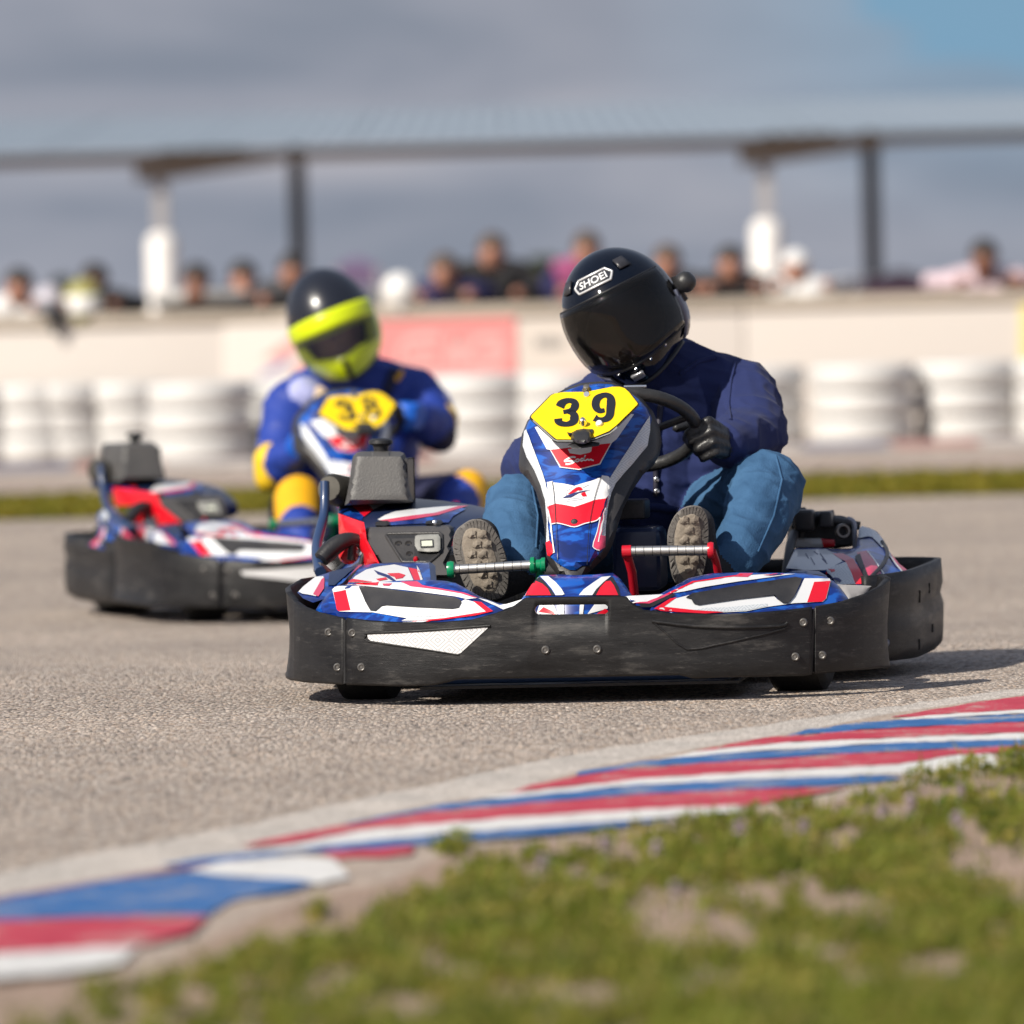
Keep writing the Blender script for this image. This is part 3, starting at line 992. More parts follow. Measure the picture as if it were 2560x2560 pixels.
def banner(name, poly, m, label, cat, lift=0.012):
    a, b = wall_patch(poly, lift), wall_patch(poly, 0.002)
    n = len(a)
    o = mesh(name, a + b, [tuple(range(n)), tuple(range(n, 2 * n))[::-1]] + [(i, (i + 1) % n, n + (i + 1) % n, n + i) for i in range(n)], m, None, 0)
    tag(o, label, cat)
    return o


def on_banner(P, T, m, parent, lift=0.016, name='print'):
    me = bpy.data.meshes.new(name)
    me.from_pydata([tuple(v) for v in W(P[:, 0], P[:, 1], WY - lift)], [], [tuple(t)[::-1] for t in T])
    return link(name, me, m, parent, 0)


BRED = mat('faded_red_banner', (0.80, 0.28, 0.27), rough=0.6, var=0.3, vscale=2, var_col=(0.80, 0.36, 0.35))
BPINK = mat('pale_pink_lettering', (0.80, 0.44, 0.42), rough=0.6)
rb = banner('advertising_banner', [(930, 793), (1289, 783), (1291, 953), (930, 962)], BRED, 'faded red advertising banner with pale lettering, on the wall between the two drivers', 'banner')
for pts, w_ in (([(1000, 905), (1012, 858), (1060, 842), (1100, 846)], 22), ([(1010, 880), (1090, 876)], 18), ([(1010, 912), (1092, 906)], 18),
                ([(1120, 915), (1128, 870), (1145, 838), (1150, 915)], 20), ([(1255, 850), (1205, 846), (1170, 872), (1178, 900), (1250, 898), (1252, 872), (1215, 876)], 20), ([(1030, 934), (1260, 926)], 12)):
    on_banner(*ribbon2d(pts, w_, 4), BPINK, rb)
lb = banner('white_banner', [(560, 800), (925, 793), (925, 965), (560, 975)], mat('white_banner_sheet', (0.80, 0.74, 0.68), rough=0.6), 'white banner with red and mauve slanted stripes, on the wall behind the blue-suited driver', 'banner')
on_banner(*tri_poly([(655, 895), (735, 838), (770, 838), (770, 870), (700, 900)], 40), mat('faded_rose_print', (0.80, 0.42, 0.38), rough=0.6), lb)
on_banner(*tri_poly([(640, 948), (655, 930), (712, 896), (735, 896), (700, 925)], 40), mat('mauve_print', (0.40, 0.34, 0.55), rough=0.6), lb)
on_banner(*tri_poly([(740, 960), (735, 925), (770, 900), (800, 900), (800, 960)], 40), mat('rose_red_print', (0.75, 0.2, 0.2), rough=0.6), lb)
gb = banner('grey_print_banner', [(1300, 800), (1560, 793), (1560, 955), (1300, 960)], mat('stone_banner_sheet', (0.72, 0.65, 0.58), rough=0.6), 'pale stone coloured banner with a small grey print, left of the black helmet', 'banner')
for x_, w_ in ((1338, 12), (1358, 26), (1378, 18), (1398, 14)):
    on_banner(*ribbon2d([(x_, 842), (x_ + 6, 856), (x_ + 2, 870)], w_, 3), mat('grey_print', (0.42, 0.39, 0.36), rough=0.6), gb)
on_banner(*ribbon2d([(1390, 925), (1470, 921)], 16, 0), mat('pale_rose_print', (0.78, 0.55, 0.48), rough=0.6), gb)
yb = banner('yellow_banner', [(2551, 752), (2900, 744), (2900, 918), (2551, 930)], mat('pale_yellow_banner', (0.80, 0.70, 0.28), rough=0.6), 'pale yellow banner on the wall at the right edge', 'banner')

# ------------------------------------------------------------------ tyre stacks against the wall
TYREW = mat('white_painted_tyre', (0.60, 0.595, 0.585), rough=0.55, var=0.3, vscale=3, var_col=(0.54, 0.53, 0.51), bump=0.05, bscale=18)
prof = [(0.19, 0.03), (0.24, 0.002), (0.300, 0.006), (0.316, 0.022), (0.320, 0.05), (0.321, 0.09), (0.320, 0.13), (0.316, 0.158), (0.300, 0.174), (0.24, 0.178), (0.19, 0.15), (0.175, 0.09)]
tproto = lathe('tyre', prof + [prof[0]], (0, 0, 0), (0, 0, 1), TYREW, None, 28)
stacks = [(-20, 1150, .9), (118, 1150, .86), (206, 1146, .8), (345, 1146, .8), (500, 1160, 1), (640, 1150, .85), (770, 1150, .9), (960, 1140, .95), (1205, 1140, 1), (1400, 1135, .95), (1640, 1128, 1), (1890, 1118, 1), (2160, 1112, 1), (2418, 1104, 1), (2668, 1098, 1)]
ords = ['first', 'second', 'third', 'fourth', 'fifth', 'sixth', 'seventh', 'eighth', 'ninth', 'tenth', 'eleventh', 'twelfth', 'thirteenth', 'fourteenth', 'fifteenth']
used = False
for i, (sx, sy, sc) in enumerate(stacks):
    g = G(sx, sy)
    y_ = g[1]
    x_ = g[0]
    for k in range(3):
        t = tproto if not used else tproto.copy()
        if used:
            COL.objects.link(t)
        used = True
        t.scale = (sc, sc, 0.92)
        t.location = (x_ + random.uniform(-.02, .02), min(y_, 45.2) + random.uniform(-.02, .02), 0.1655 * k + 0.001)
        t.rotation_euler = (0, 0, random.uniform(0, 6))
        tag(t, f"white painted tyre {('at the bottom', 'in the middle', 'on top')[k]} of the {ords[i]} tyre stack from the left", 'tyre', 'white tyres stacked along the wall')

# ------------------------------------------------------------------ open shelter behind
ROOFM = mat('galvanised_roof_sheet', (0.235, 0.285, 0.345), rough=0.7, metal=0.0, var=0.4, vscale=0.6, var_col=(0.205, 0.25, 0.30))
BEAMM = mat('dull_brown_beam', (0.25, 0.22, 0.19), rough=0.7)
POSTM = mat('dark_grey_post', (0.20, 0.20, 0.225), rough=0.6)
POSTL = mat('pale_grey_post', (0.34, 0.33, 0.34), rough=0.6)
PADW = mat('white_post_padding', (0.82, 0.80, 0.78), rough=0.6)
shel = empty('shelter', Matrix.Translation((0, 72, -0.4)))
tag(shel, 'long open shelter with a corrugated grey metal roof on steel posts', 'shelter')
D0, D1 = 70.0, 83.0


def roofz(x, y):
    zf = W(1280, 350, D0)[2]
    return zf + 0.4 + (y - D0) / (D1 - D0) * 0.70


nx = 25 * 14
for sidx in range(14):                               # roof sheets laid side by side
    xs = np.linspace(-10.5 + sidx * 1.5, -10.5 + (sidx + 1) * 1.5 - 0.006, 33)
    V, Fc = [], []
    for y_ in (D0, D1):
        for x_ in xs:
            V.append((x_, y_ - 72, roofz(x_, y_) + 0.014 * math.cos(x_ * 2 * math.pi / 0.1875) + 0.003 * (sidx % 2)))
    for y_ in (D0, D1):
        for x_ in xs:
            V.append((x_, y_ - 72, roofz(x_, y_) + 0.014 * math.cos(x_ * 2 * math.pi / 0.1875) + 0.003 * (sidx % 2) - 0.008))
    n = 33
    for k in range(n - 1):
        Fc += [(k, k + 1, n + k + 1, n + k), (2 * n + k, 3 * n + k, 3 * n + k + 1, 2 * n + k + 1), (k, 2 * n + k, 2 * n + k + 1, k + 1), (n + k, n + k + 1, 3 * n + k + 1, 3 * n + k)]
    mesh('roof_sheet', V, Fc, ROOFM, shel, 60)
zb = roofz(0, D0)
box('eave_beam', (-10.5, D0 + 0.12 - 72, zb - 0.135), (10.5, D0 + 0.26 - 72, zb - 0.03), BEAMM, shel, 0.01)
box('ridge_beam', (-10.5, D1 - 0.4 - 72, roofz(0, D1) - 0.22), (10.5, D1 - 0.25 - 72, roofz(0, D1) - 0.06), BEAMM, shel, 0.01)
for fx, bx in ((405, 746), (1917, 2180), (-1120, -700), (3420, 3760)):
    x0, y0 = W(fx, 620, 70.45)[0], 70.45
    x1, y1 = W(bx, 560, 81.5)[0], 81.5
    z0, z1 = roofz(x0, y0), roofz(x1, y1)
    xa_, xb_ = W(fx - 66, 430, 70.3)[0], W(fx + 300, 410, 70.3)[0]
    zu = zb - 0.138
    mesh('haunch', [(xa_, -1.72, zu), (xb_, -1.72, zu), (xb_, -1.72, zu - 0.01), (x0 + 0.12, -1.72, zu - 0.14), (xa_, -1.72, zu - 0.17), (xa_, -1.50, zu), (xb_, -1.50, zu), (xb_, -1.50, zu - 0.01), (x0 + 0.12, -1.50, zu - 0.14), (xa_, -1.50, zu - 0.17)],
         [(0, 1, 2, 3, 4), (9, 8, 7, 6, 5), (0, 5, 6, 1), (1, 6, 7, 2), (2, 7, 8, 3), (3, 8, 9, 4), (4, 9, 5, 0)], BEAMM, shel, 0)
    box('front_post', (x0 - 0.065, y0 - 0.065 - 72, 0), (x0 + 0.065, y0 + 0.065 - 72, zb - 0.30), POSTL, shel, 0.008)
    ztop = (W(fx, 582 if fx < 1000 else 548, 70.9)[2] + 0.4)
    tube('post_padding', [(x0, y0 - 72, 0.05), (x0, y0 - 72, ztop - 0.1), (x0, y0 - 72, ztop - 0.03), (x0, y0 - 72, ztop)], [0.15, 0.15, 0.12, 0.05], PADW, shel, 16)
    box('rear_post', (x1 - 0.09, y1 - 0.09 - 72, 0), (x1 + 0.09, y1 + 0.09 - 72, z1 - 0.1), POSTM, shel, 0.008)
    # tapered rafter, deep over the front post
    d = np.array([x1 - x0, y1 - y0, 0])
    d /= np.linalg.norm(d)
    s_ = np.array([-d[1], d[0], 0]) * 0.07
    pa, pb = np.array([x0, y0, 0]) + d * 0.3, np.array([x1, y1, 0]) + d * 0.3
    V = []
    for q, dep in ((pa, 0.26), (pb, 0.10)):
        for sg in (-1, 1):
            zt = roofz(q[0], q[1]) - 0.034
            V += [(*(q + sg * s_)[:2] - np.array([0, 72]), zt - dep), (*(q + sg * s_)[:2] - np.array([0, 72]), zt)]
    mesh('rafter', V, [(0, 1, 3, 2), (4, 6, 7, 5), (0, 4, 5, 1), (2, 3, 7, 6), (0, 2, 6, 4), (1, 5, 7, 3)], BEAMM, shel, 0)

# ------------------------------------------------------------------ trees beyond, tent, fence
LEAF = leaf_mat('olive_tree_leaves', (0.03, 0.045, 0.018), (0.06, 0.075, 0.03), (0.11, 0.12, 0.06))
LEAFB = leaf_mat('dry_hedge_leaves', (0.05, 0.04, 0.035), (0.09, 0.07, 0.055), (0.13, 0.10, 0.08))
BARK = mat('bark', (0.12, 0.09, 0.07), rough=0.9, bump=0.4, bscale=12)


def tree(px, y, wpx, toppy, m, label, n=1500, name='tree'):
    x = W(px, 700, y)[0]
    hw = wpx / FPX * y / 2
    top = W(px, toppy, y)[2] + 0.4
    t = empty(name, Matrix.Translation((x, y, -0.4)))
    tag(t, label, 'tree' if name == 'tree' else 'bush')
    tube('trunk', [(0, 0, 0), (0.05, 0.02, top * 0.35), (-0.03, 0, top * 0.7)], [0.09, 0.07, 0.03], BARK, t, 8)
    cl = [(rng.normal(0, hw * 0.45), rng.normal(0, hw * 0.4), top * rng.uniform(0.35, 0.85), hw * rng.uniform(0.3, 0.55)) for _ in range(9)]
    C = np.array(cl)
    idx = rng.integers(0, 9, n)
    u = rng.normal(0, 1, (n, 3))
    u /= np.linalg.norm(u, axis=1)[:, None]
    P = C[idx, :3] + u * (C[idx, 3] * rng.uniform(0.5, 1.0, n))[:, None] * np.array([1, 1, 0.7])
    P[:, 2] = np.clip(P[:, 2], 0.05, top)
    P[:, 0] = np.clip(P[:, 0], -hw * 1.05, hw * 1.05)
    a = rng.normal(0, 1, (n, 3))
    a /= np.linalg.norm(a, axis=1)[:, None]
    b = np.cross(a, rng.normal(0, 1, (n, 3)))
    b /= np.linalg.norm(b, axis=1)[:, None]
    sz = hw * 0.11 + 0.03
    V = np.stack([P - a * sz, P + b * sz * 0.6, P + a * sz, P - b * sz * 0.6], 1).reshape(-1, 3)
    me = bpy.data.meshes.new('crown')
    me.from_pydata([tuple(v) for v in V], [], [(4 * i, 4 * i + 1, 4 * i + 2, 4 * i + 3) for i in range(n)])
    o = link('crown', me, m, t, 0)
    o['kind'] = 'stuff'
    return t


tree(1345, 95, 230, 615, LEAF, 'broad olive green tree beyond the wall, left of the black helmet')
tree(165, 88, 110, 630, LEAF, 'dark green tree beyond the wall between the two leftmost spectators')
tree(130, 100, 300, 665, LEAF, 'low spreading dark tree far behind the leftmost spectators')
tree(350, 80, 120, 700, LEAF, 'grey green bush beside the left white post padding', 900, 'bush')
tree(1730, 95, 160, 650, LEAF, 'dull green tree far behind the black helmet on its right')
tree(2080, 85, 260, 675, LEAFB, 'brownish hedge bush beyond the wall near the right white post padding', 1200, 'bush')
tree(2300, 88, 300, 690, LEAF, 'dark low bush under the mauve canopy', 1200, 'bush')
tree(1030, 90, 220, 660, LEAF, 'low dark bush behind the white helmet on the wall', 1000, 'bush')

TENTM = mat('mauve_canvas', (0.22, 0.13, 0.22), rough=0.8)


def tent(px, y, wpx, toppy, eavepy, m, label):
    x, hw = W(px, 690, y)[0], wpx / FPX * y / 2
    zt, ze = W(px, toppy, y)[2] + 0.4, W(px, eavepy, y)[2] + 0.4
    t = empty('canopy_tent', Matrix.Translation((x, y, -0.4)))
    tag(t, label, 'tent')
    c = [(-hw, -hw, ze), (hw, -hw, ze), (hw, hw, ze), (-hw, hw, ze)]
    lo = [(a, b, z - 0.18) for a, b, z in c]
    mesh('canopy', c + [(0, 0, zt)] + lo, [(0, 1, 4), (1, 2, 4), (2, 3, 4), (3, 0, 4)] + [(i, 5 + i, 5 + (i + 1) % 4, (i + 1) % 4) for i in range(4)], m, t, 0)
    for a, b, z in c:
        box('leg', (a * 0.97 - 0.02, b * 0.97 - 0.02, 0), (a * 0.97 + 0.02, b * 0.97 + 0.02, z - 0.02), POSTL, t)


tent(2250, 72, 210, 674, 706, TENTM, 'faded mauve canopy tent beyond the wall, right of the dark shelter post')
tent(893, 66, 110, 642, 668, mat('purple_canvas', (0.13, 0.09, 0.17), rough=0.8), 'dark purple canopy tent behind the yellow and black helmet')

fence = empty('wire_fence', Matrix.Translation((0, 66, -0.4)))
tag(fence, 'thin wire fence with slim posts crossing behind the spectators', 'fence')
zf = W(2200, 688, 66)[2] + 0.4
for k in range(-4, 5):
    tube('fence_post', [(k * 1.6, 0, 0), (k * 1.6, 0, zf)], 0.025, POSTL, fence, 8)
for h in (0.35, 0.65, 0.99):
    tube('fence_wire', [(-6.6, 0, zf * h), (6.6, 0, zf * h)], 0.008, POSTM, fence, 6)


# ================================================================== THE KART (modelled once, in its own axes: x across, y back, z up)
def crop(ox, oy, s):
    return lambda *a: [(ox + a[i] / s, oy + a[i + 1] / s) for i in range(0, len(a), 2)]


c1, c2, c3, c6 = crop(700, 1200, 2.415), crop(1400, 1200, 1.932), crop(1250, 900, 3.22), crop(800, 1050, 4.293)
r3, pl, nz, r5, s3, c7 = crop(1900, 1220, 3.864), crop(1310, 950, 6.44), crop(1040, 1260, 4.2), crop(1460, 1180, 3.22), crop(1360, 1040, 8.05), crop(700, 1100, 4.83)

kart = empty('racing_kart', K1)


def build_bumper():
    # top and bottom edge of the front bumper, left to right, as measured; Y is the plan curve
    def plan(px):
        t = (px - 1468) / 762
        return -0.41 + 0.06 * t ** 2 + 0.20 * t ** 4 + 0.12 * abs(t) ** 14

    top = [(716, 1482), (722, 1488), (735, 1500), (760, 1514), (800, 1530), (850, 1542), (920, 1550), (1000, 1555), (1100, 1555), (1180, 1548), (1240, 1532), (1285, 1514), (1308, 1497), (1316, 1493), (1440, 1491), (1548, 1489), (1566, 1491), (1580, 1507), (1610, 1524), (1680, 1532), (1800, 1535), (1900, 1530), (1980, 1523), (2040, 1515), (2100, 1504), (2160, 1484), (2205, 1462), (2222, 1449), (2228, 1447)]
    bot = [(716, 1696), (722, 1699), (760, 1706), (860, 1712), (1000, 1716), (1080, 1714), (1120, 1706), (1145, 1698), (1300, 1696), (1700, 1688), (1735, 1697), (1800, 1694), (1900, 1692), (2015, 1690), (2030, 1686), (2120, 1678), (2222, 1668), (2228, 1667)]
    tx, ty = zip(*top)
    bx, by = zip(*bot)

    def yt(x):
        return np.interp(x, tx, ty)

    def yb(x):
        return np.interp(x, bx, by)

    def rows(px):
        a, b = yt(px), yb(px)
        r = [b, b - 6, b + (a - b) * 0.28, b + (a - b) * 0.5, b + (a - b) * 0.72, a + 5, a]
        hi, lo = 1512, 1536
        if 1316 < px < 1566:                         # rows follow the slot edges here
            k = np.clip(min(px - 1316, 1566 - px) / 20, 0, 1)
            pinch = np.clip(min(px - 1336, 1522 - px) / 9, 0, 1) ** 0.5 if 1336 <= px <= 1522 else 0
            mid = (hi + lo) / 2 - (px - 1430) * 0.012
            r[3] += (mid + 12 * pinch - r[3]) * k
            r[4] += (mid - 12 * pinch - r[4]) * k
            r[2] += (1600 - r[2]) * k
        return r

    def panel(name, x0, x1, wrap=0, holes=False):
        xs = sorted(set([x0, x1] + [x for x in np.arange(x0, x1, 17.0)] + [x for x in tx if x0 < x < x1] + ([1336, 1338, 1341, 1345, 1513, 1517, 1520, 1522] if holes else [])))
        cols = []
        for x in xs:
            Yc = plan(x)
            cols.append([F(x, y, Yc + (0.004 if i in (0, 6) else 0)) for i, y in enumerate(rows(x))])
        if wrap:                                     # the end curls back round the wheel
            base = cols[-1] if wrap > 0 else cols[0]
            pinch = [0, 0.3, 0.9, 1.0, 0.6, 0.2, 0]
            for kk, cc in ((1, cols[::-1] if wrap > 0 else cols),):
                for a_i in range(3):
                    for i in range(7):
                        cc[a_i][i] = cc[a_i][i] - np.array([wrap * 0.010 * pinch[i] * (1 - a_i / 3), 0, 0])
            extra = []
            for dx, dy in (((-0.002, 0.02), (-0.010, 0.05), (-0.022, 0.08)) if wrap > 0 else ((0.006, 0.03), (0.014, 0.08), (0.026, 0.16), (0.034, 0.28), (0.034, 0.40), (-0.0, 0.50))):
                extra.append([v + np.array([wrap * dx, dy, 0.02 * dy]) for v in base])
            cols = cols + extra if wrap > 0 else extra[::-1] + cols
        nr = 7
        V = [v for c in cols for v in c]
        Fc = []
        for i in range(len(cols) - 1):
            for j in range(nr - 1):
                if holes and j == 3 and i < len(xs) - 1 and 1336 <= xs[i] and xs[i + 1] <= 1522:
                    continue
                Fc.append((i * nr + j, (i + 1) * nr + j, (i + 1) * nr + j + 1, i * nr + j + 1))
        o = mesh(name, V, Fc, BUMP, kart, 40)
        bm = bmesh.new()
        bm.from_mesh(o.data)
        bmesh.ops.remove_doubles(bm, verts=bm.verts, dist=1e-5)
        bmesh.ops.recalc_face_normals(bm, faces=bm.faces)
        bm.faces.ensure_lookup_table()
        if sum(f.normal.y * f.calc_area() for f in bm.faces) > 0:
            bmesh.ops.reverse_faces(bm, faces=bm.faces)
        bm.to_mesh(o.data)
        bm.free()
        md = o.modifiers.new('thickness', 'SOLIDIFY')
        md.thickness, md.offset = 0.013, -1
        return o

    return plan, yt, yb, panel


plan, yt, yb, panel = build_bumper()
panel('bumper_corner', 716, 858, -1)
bpc = panel('bumper_panel', 866, 2030, 0, True)
panel('bumper_corner', 2039, 2228, 1)
# joint strip behind the two seams
for xa in (862, 2034.5):
    tube('seam_strip', [F(xa + (0 if xa < 1000 else -10), yb(xa) - 4, plan(xa) + 0.012), F(xa, yt(xa) + 6, plan(xa) + 0.012)], 0.008, BLACKP, kart, 8)


class Front:                                         # lay things on the bumper face
    def sheet(s, P, T, m, lift, name, parent=None):
        Y = plan(P[:, 0]) - 0.0015 * lift
        me = bpy.data.meshes.new(name)
        me.from_pydata([tuple(v) for v in F(P[:, 0], P[:, 1], Y)], [], [tuple(t)[::-1] for t in T])
        return link(name, me, m, parent or bpc, 60)


fr = Front()
tri = c1(528, 935, 545, 930, 1240, 888, 1255, 893, 1090, 1045, 1070, 1050, 545, 970, 530, 955)
P, T = tri_poly(tri, 20)
fr.sheet(P, T, SILVERW, 1.0, 'reflector_plate')


def rim(name, pts, w, h, m, parent, n=3):            # raised moulding line standing h proud of the bumper
    Q = densify(catmull(pts, n), 12, False)
    tube(name, [F(x, y, plan(x) - h * 0.4) for x, y in Q], w / 2 / 1150, m, parent, 8)


rim('moulded_rim', c1(518, 945, 527, 925, 700, 918, 1000, 900, 1268, 880), 7, 0.004, BUMP, bpc)
rim('moulded_rim', c1(518, 945, 530, 975, 800, 1012, 1080, 1056), 4, 0.002, BUMP, bpc, 2)
rim('moulded_rim', c2(445, 682, 640, 705, 860, 712, 1060, 705, 1098, 690), 9, 0.004, BUMP, bpc)
rim('moulded_rim', c2(445, 682, 520, 745, 612, 818, 760, 795, 900, 765, 1080, 720, 1098, 690), 5, 0.003, BUMP, bpc, 2)
for x, y in [(822, 1580), (881, 1582), (844, 1668), (904, 1668), (1364, 1625), (1493, 1623), (2008, 1556), (2075, 1552), (1988, 1642), (2055, 1638)]:
    p = F(x, y, plan(x) - 0.001)
    b = lathe('bolt', [(0, 0.0035), (0.003, 0.0035), (0.0035, 0.002), (0.0065, 0.004), (0.009, 0.002), (0.0095, 0), (0, -0.002)], p, (0.02 * (x - 1450) / 700, -1, 0), BOLTM, kart, 14)

# ---- bodywork behind the bumper
nose_d = interp_py([1430, 1495, 1545], [-0.24, -0.345, -0.36])
nose = Relief('nose_cone', [(1302, 1500), (1318, 1478), (1342, 1447), (1350, 1438), (1400, 1436), (1440, 1438), (1490, 1436), (1532, 1432), (1550, 1446), (1568, 1470), (1584, 1494), (1590, 1545), (1296, 1548)],
              lambda px, py: nose_d(px, py) + 0.05 * ((px - 1440) / 130) ** 2, BLUE, kart, 0.015, (10, 0.01), 10)
nose.decal(nz(1155, 965, 1180, 915, 1240, 820, 1262, 815, 1330, 845, 1385, 895, 1420, 965), RED, 2)
nose.decal(nz(1150, 975, 1240, 812, 1265, 795, 1300, 775, 1360, 830, 1420, 905, 1462, 965), BLACKP, 1)
nose.decal(nz(1305, 768, 1390, 765, 1470, 830, 1530, 900, 1560, 955, 1535, 965, 1468, 965, 1425, 895, 1365, 825), WHITE, 2)
nose.decal(nz(1890, 965, 1932, 885, 1990, 820, 2040, 815, 2075, 860, 2120, 965), RED, 2)
nose.decal(nz(1850, 965, 1900, 900, 1975, 830, 2060, 770, 2125, 880, 2140, 965), BLACKP, 1)
nose.decal(nz(1710, 965, 1760, 905, 1850, 840, 1945, 775, 2045, 765, 1965, 830, 1890, 905, 1850, 965), WHITE, 2)
for q in ([(1342, 1536), (1350, 1512), (1385, 1512), (1395, 1536)], [(1402, 1540), (1400, 1508), (1410, 1508), (1411, 1540)], [(1448, 1540), (1450, 1508), (1460, 1508), (1457, 1540)], [(1468, 1536), (1485, 1512), (1520, 1508), (1518, 1522)]):
    nose.decal(q, WHITE, 1)
nose.decal([(1348, 1530), (1360, 1518), (1385, 1530), (1390, 1537)], RED, 2)
nose.decal([(1490, 1536), (1512, 1522), (1520, 1528), (1515, 1537)], RED, 2)

# front pods (the bodywork over the front wheels)
lpod_d = plane((800, 1535, -0.13), (1050, 1555, -0.335), (1000, 1455, -0.17), (1290, 1515, -0.36))
lpod = Relief('front_pod', c1(215, 785, 240, 745, 285, 690, 330, 645, 380, 634, 460, 632, 560, 620, 720, 608, 900, 602, 1010, 610, 1060, 622, 1110, 648, 1210, 705, 1300, 738, 1400, 762, 1440, 800, 1320, 850, 1180, 885, 1000, 890, 800, 890, 600, 880, 420, 860, 300, 830),
              lpod_d, BLUE, kart, 0.02, (12, 0.016), 11)
lpod.decal(c1(318, 664, 332, 650, 350, 644, 480, 644, 515, 735, 545, 785, 575, 787, 600, 760, 620, 755, 1060, 778, 1085, 760, 1098, 735, 1120, 724, 1170, 738, 1282, 796, 1210, 815, 1000, 842, 860, 852, 735, 852, 770, 838, 560, 802, 360, 797, 346, 785), WHITE, 1)
lpod.decal(c1(325, 682, 398, 668, 428, 790, 356, 796, 345, 785), RED, 2)
lpod.decal(c1(1168, 735, 1215, 742, 1288, 796, 1180, 822, 960, 850, 800, 862, 760, 858, 990, 838, 1245, 798), RED, 2)
lpod.decal(c1(740, 856, 900, 853, 800, 866), MAZE, 3)
lpod.decal(c1(640, 806, 680, 806, 680, 798, 720, 798, 720, 812, 900, 812, 960, 800, 1040, 800, 1040, 818, 880, 832, 760, 826, 680, 816), MAZE, 3)
lpod.decal(c1(395, 636, 600, 622, 730, 622, 1000, 672, 1110, 690, 1190, 716, 1130, 722, 1060, 706, 760, 668, 500, 642), WHITE, 1)
lpod.decal(c1(728, 618, 830, 616, 862, 640, 980, 660, 1110, 684, 1195, 716, 1170, 714, 1100, 690, 960, 666, 790, 646), PINKRED, 2)
lpod.decal(c1(405, 630, 500, 618, 600, 618, 590, 640, 520, 638), RED, 2)
lpod.decal(c1(620, 632, 680, 630, 660, 644, 625, 642), PINKRED, 3)
lpod.decal(c1(1195, 716, 1250, 728, 1330, 760, 1480, 715, 1470, 740, 1350, 785), WHITE, 1)
lrec = Relief('recess', c1(476, 645, 500, 640, 760, 670, 1060, 708, 1090, 722, 1094, 740, 1078, 770, 1040, 777, 800, 766, 640, 755, 612, 760, 577, 790, 545, 787, 522, 748), lambda px, py: lpod_d(px, py) - 0.004, GREYP, lpod.o, 0.006, (7, -0.004), 9)
lup_d = plane((880, 1462, -0.09), (1080, 1455, -0.11), (950, 1405, 0.12))
lup = Relief('wheel_fairing', c1(390, 655, 405, 630, 480, 525, 540, 508, 620, 500, 760, 498, 905, 498, 930, 515, 940, 560, 945, 630, 830, 640, 600, 640), lup_d, BLUE, kart, 0.03, (8, 0.012), 9)
lup.decal(c1(420, 622, 455, 585, 520, 545, 600, 526, 690, 514, 772, 532, 808, 614, 730, 620, 600, 624), WHITE, 1)
lup.decal(c1(776, 534, 838, 546, 862, 606, 812, 614), RED, 2)
lup.decal(c1(826, 520, 842, 548, 862, 606, 850, 612, 832, 560), WHITE, 2)
lup.decal(c1(565, 548, 600, 562, 660, 582, 705, 618, 690, 622, 640, 592, 590, 575), NAVYINK, 3)
lup.decal(c1(648, 570, 720, 568, 758, 580, 740, 598, 700, 604, 690, 590, 665, 584), RED, 3)
lup.decal(c1(412, 622, 440, 602, 520, 614, 560, 620), RED, 2)
lup.decal(c1(580, 604, 640, 594, 650, 606, 600, 616), RED, 3)
lup.decal(c1(900, 500, 938, 518, 945, 640, 915, 645), NAVY, 2)
lc = Relief('corner_fairing', c1(105, 680, 135, 648, 215, 585, 300, 555, 420, 525, 470, 520, 380, 620, 320, 660, 262, 720, 200, 740, 140, 715), plane((760, 1480, -0.02), (800, 1500, -0.10), (880, 1420, 0.14)), BLUE, kart, 0.02, (6, 0.01), 9)
lc.decal(c1(112, 678, 140, 648, 215, 588, 262, 584, 268, 612, 256, 660, 218, 705, 140, 690), WHITE, 1)
lc.decal(c1(200, 694, 252, 604, 270, 592, 266, 660, 232, 708), PINKRED, 2)
lc.decal(c1(300, 560, 460, 525, 330, 640, 290, 640), NAVY, 2)

rpod_d = plane((2080, 1510, -0.12), (1800, 1530, -0.33), (1900, 1432, -0.17), (1600, 1500, -0.36))
rpod = Relief('front_pod', c2(280, 570, 305, 562, 480, 553, 555, 512, 620, 475, 680, 460, 740, 450, 850, 447, 1000, 448, 1180, 450, 1290, 468, 1335, 500, 1360, 530, 1392, 572, 1385, 600, 1250, 650, 1000, 680, 800, 680, 600, 670, 480, 650, 380, 620),
              rpod_d, BLUE, kart, 0.02, (12, 0.016), 11)
rpod.decal(c2(518, 552, 580, 522, 640, 497, 760, 480, 880, 464, 1000, 457, 1135, 456, 1060, 466, 860, 492, 700, 518, 600, 540), WHITE, 1)
rpod.decal(c2(835, 470, 868, 454, 932, 454, 905, 472), PINKRED, 2)
rpod.decal(c2(980, 462, 1040, 455, 1085, 458, 1030, 466), PINKRED, 2)
rpod.decal(c2(1000, 466, 1060, 456, 1070, 462), NAVYINK, 3)
rpod.decal(c2(500, 560, 640, 492, 880, 458, 880, 463, 645, 498, 530, 553), RED, 2)
rpod.decal(c2(458, 622, 510, 597, 560, 574, 622, 558, 650, 600, 840, 575, 1030, 560, 1050, 580, 1072, 593, 1110, 590, 1140, 552, 1180, 478, 1300, 478, 1306, 492, 1285, 575, 1268, 591, 1130, 597, 1000, 615, 900, 636, 780, 642, 640, 640, 540, 632), WHITE, 1)
rpod.decal(c2(1226, 495, 1304, 491, 1282, 576, 1264, 591, 1192, 593), RED, 2)
rpod.decal(c2(452, 625, 530, 575, 562, 570, 500, 615, 640, 630, 790, 641, 700, 648, 560, 640), RED, 2)
rpod.decal(c2(640, 632, 700, 620, 800, 618, 920, 606, 1000, 600, 1000, 612, 900, 632, 780, 638), MAZE, 2)
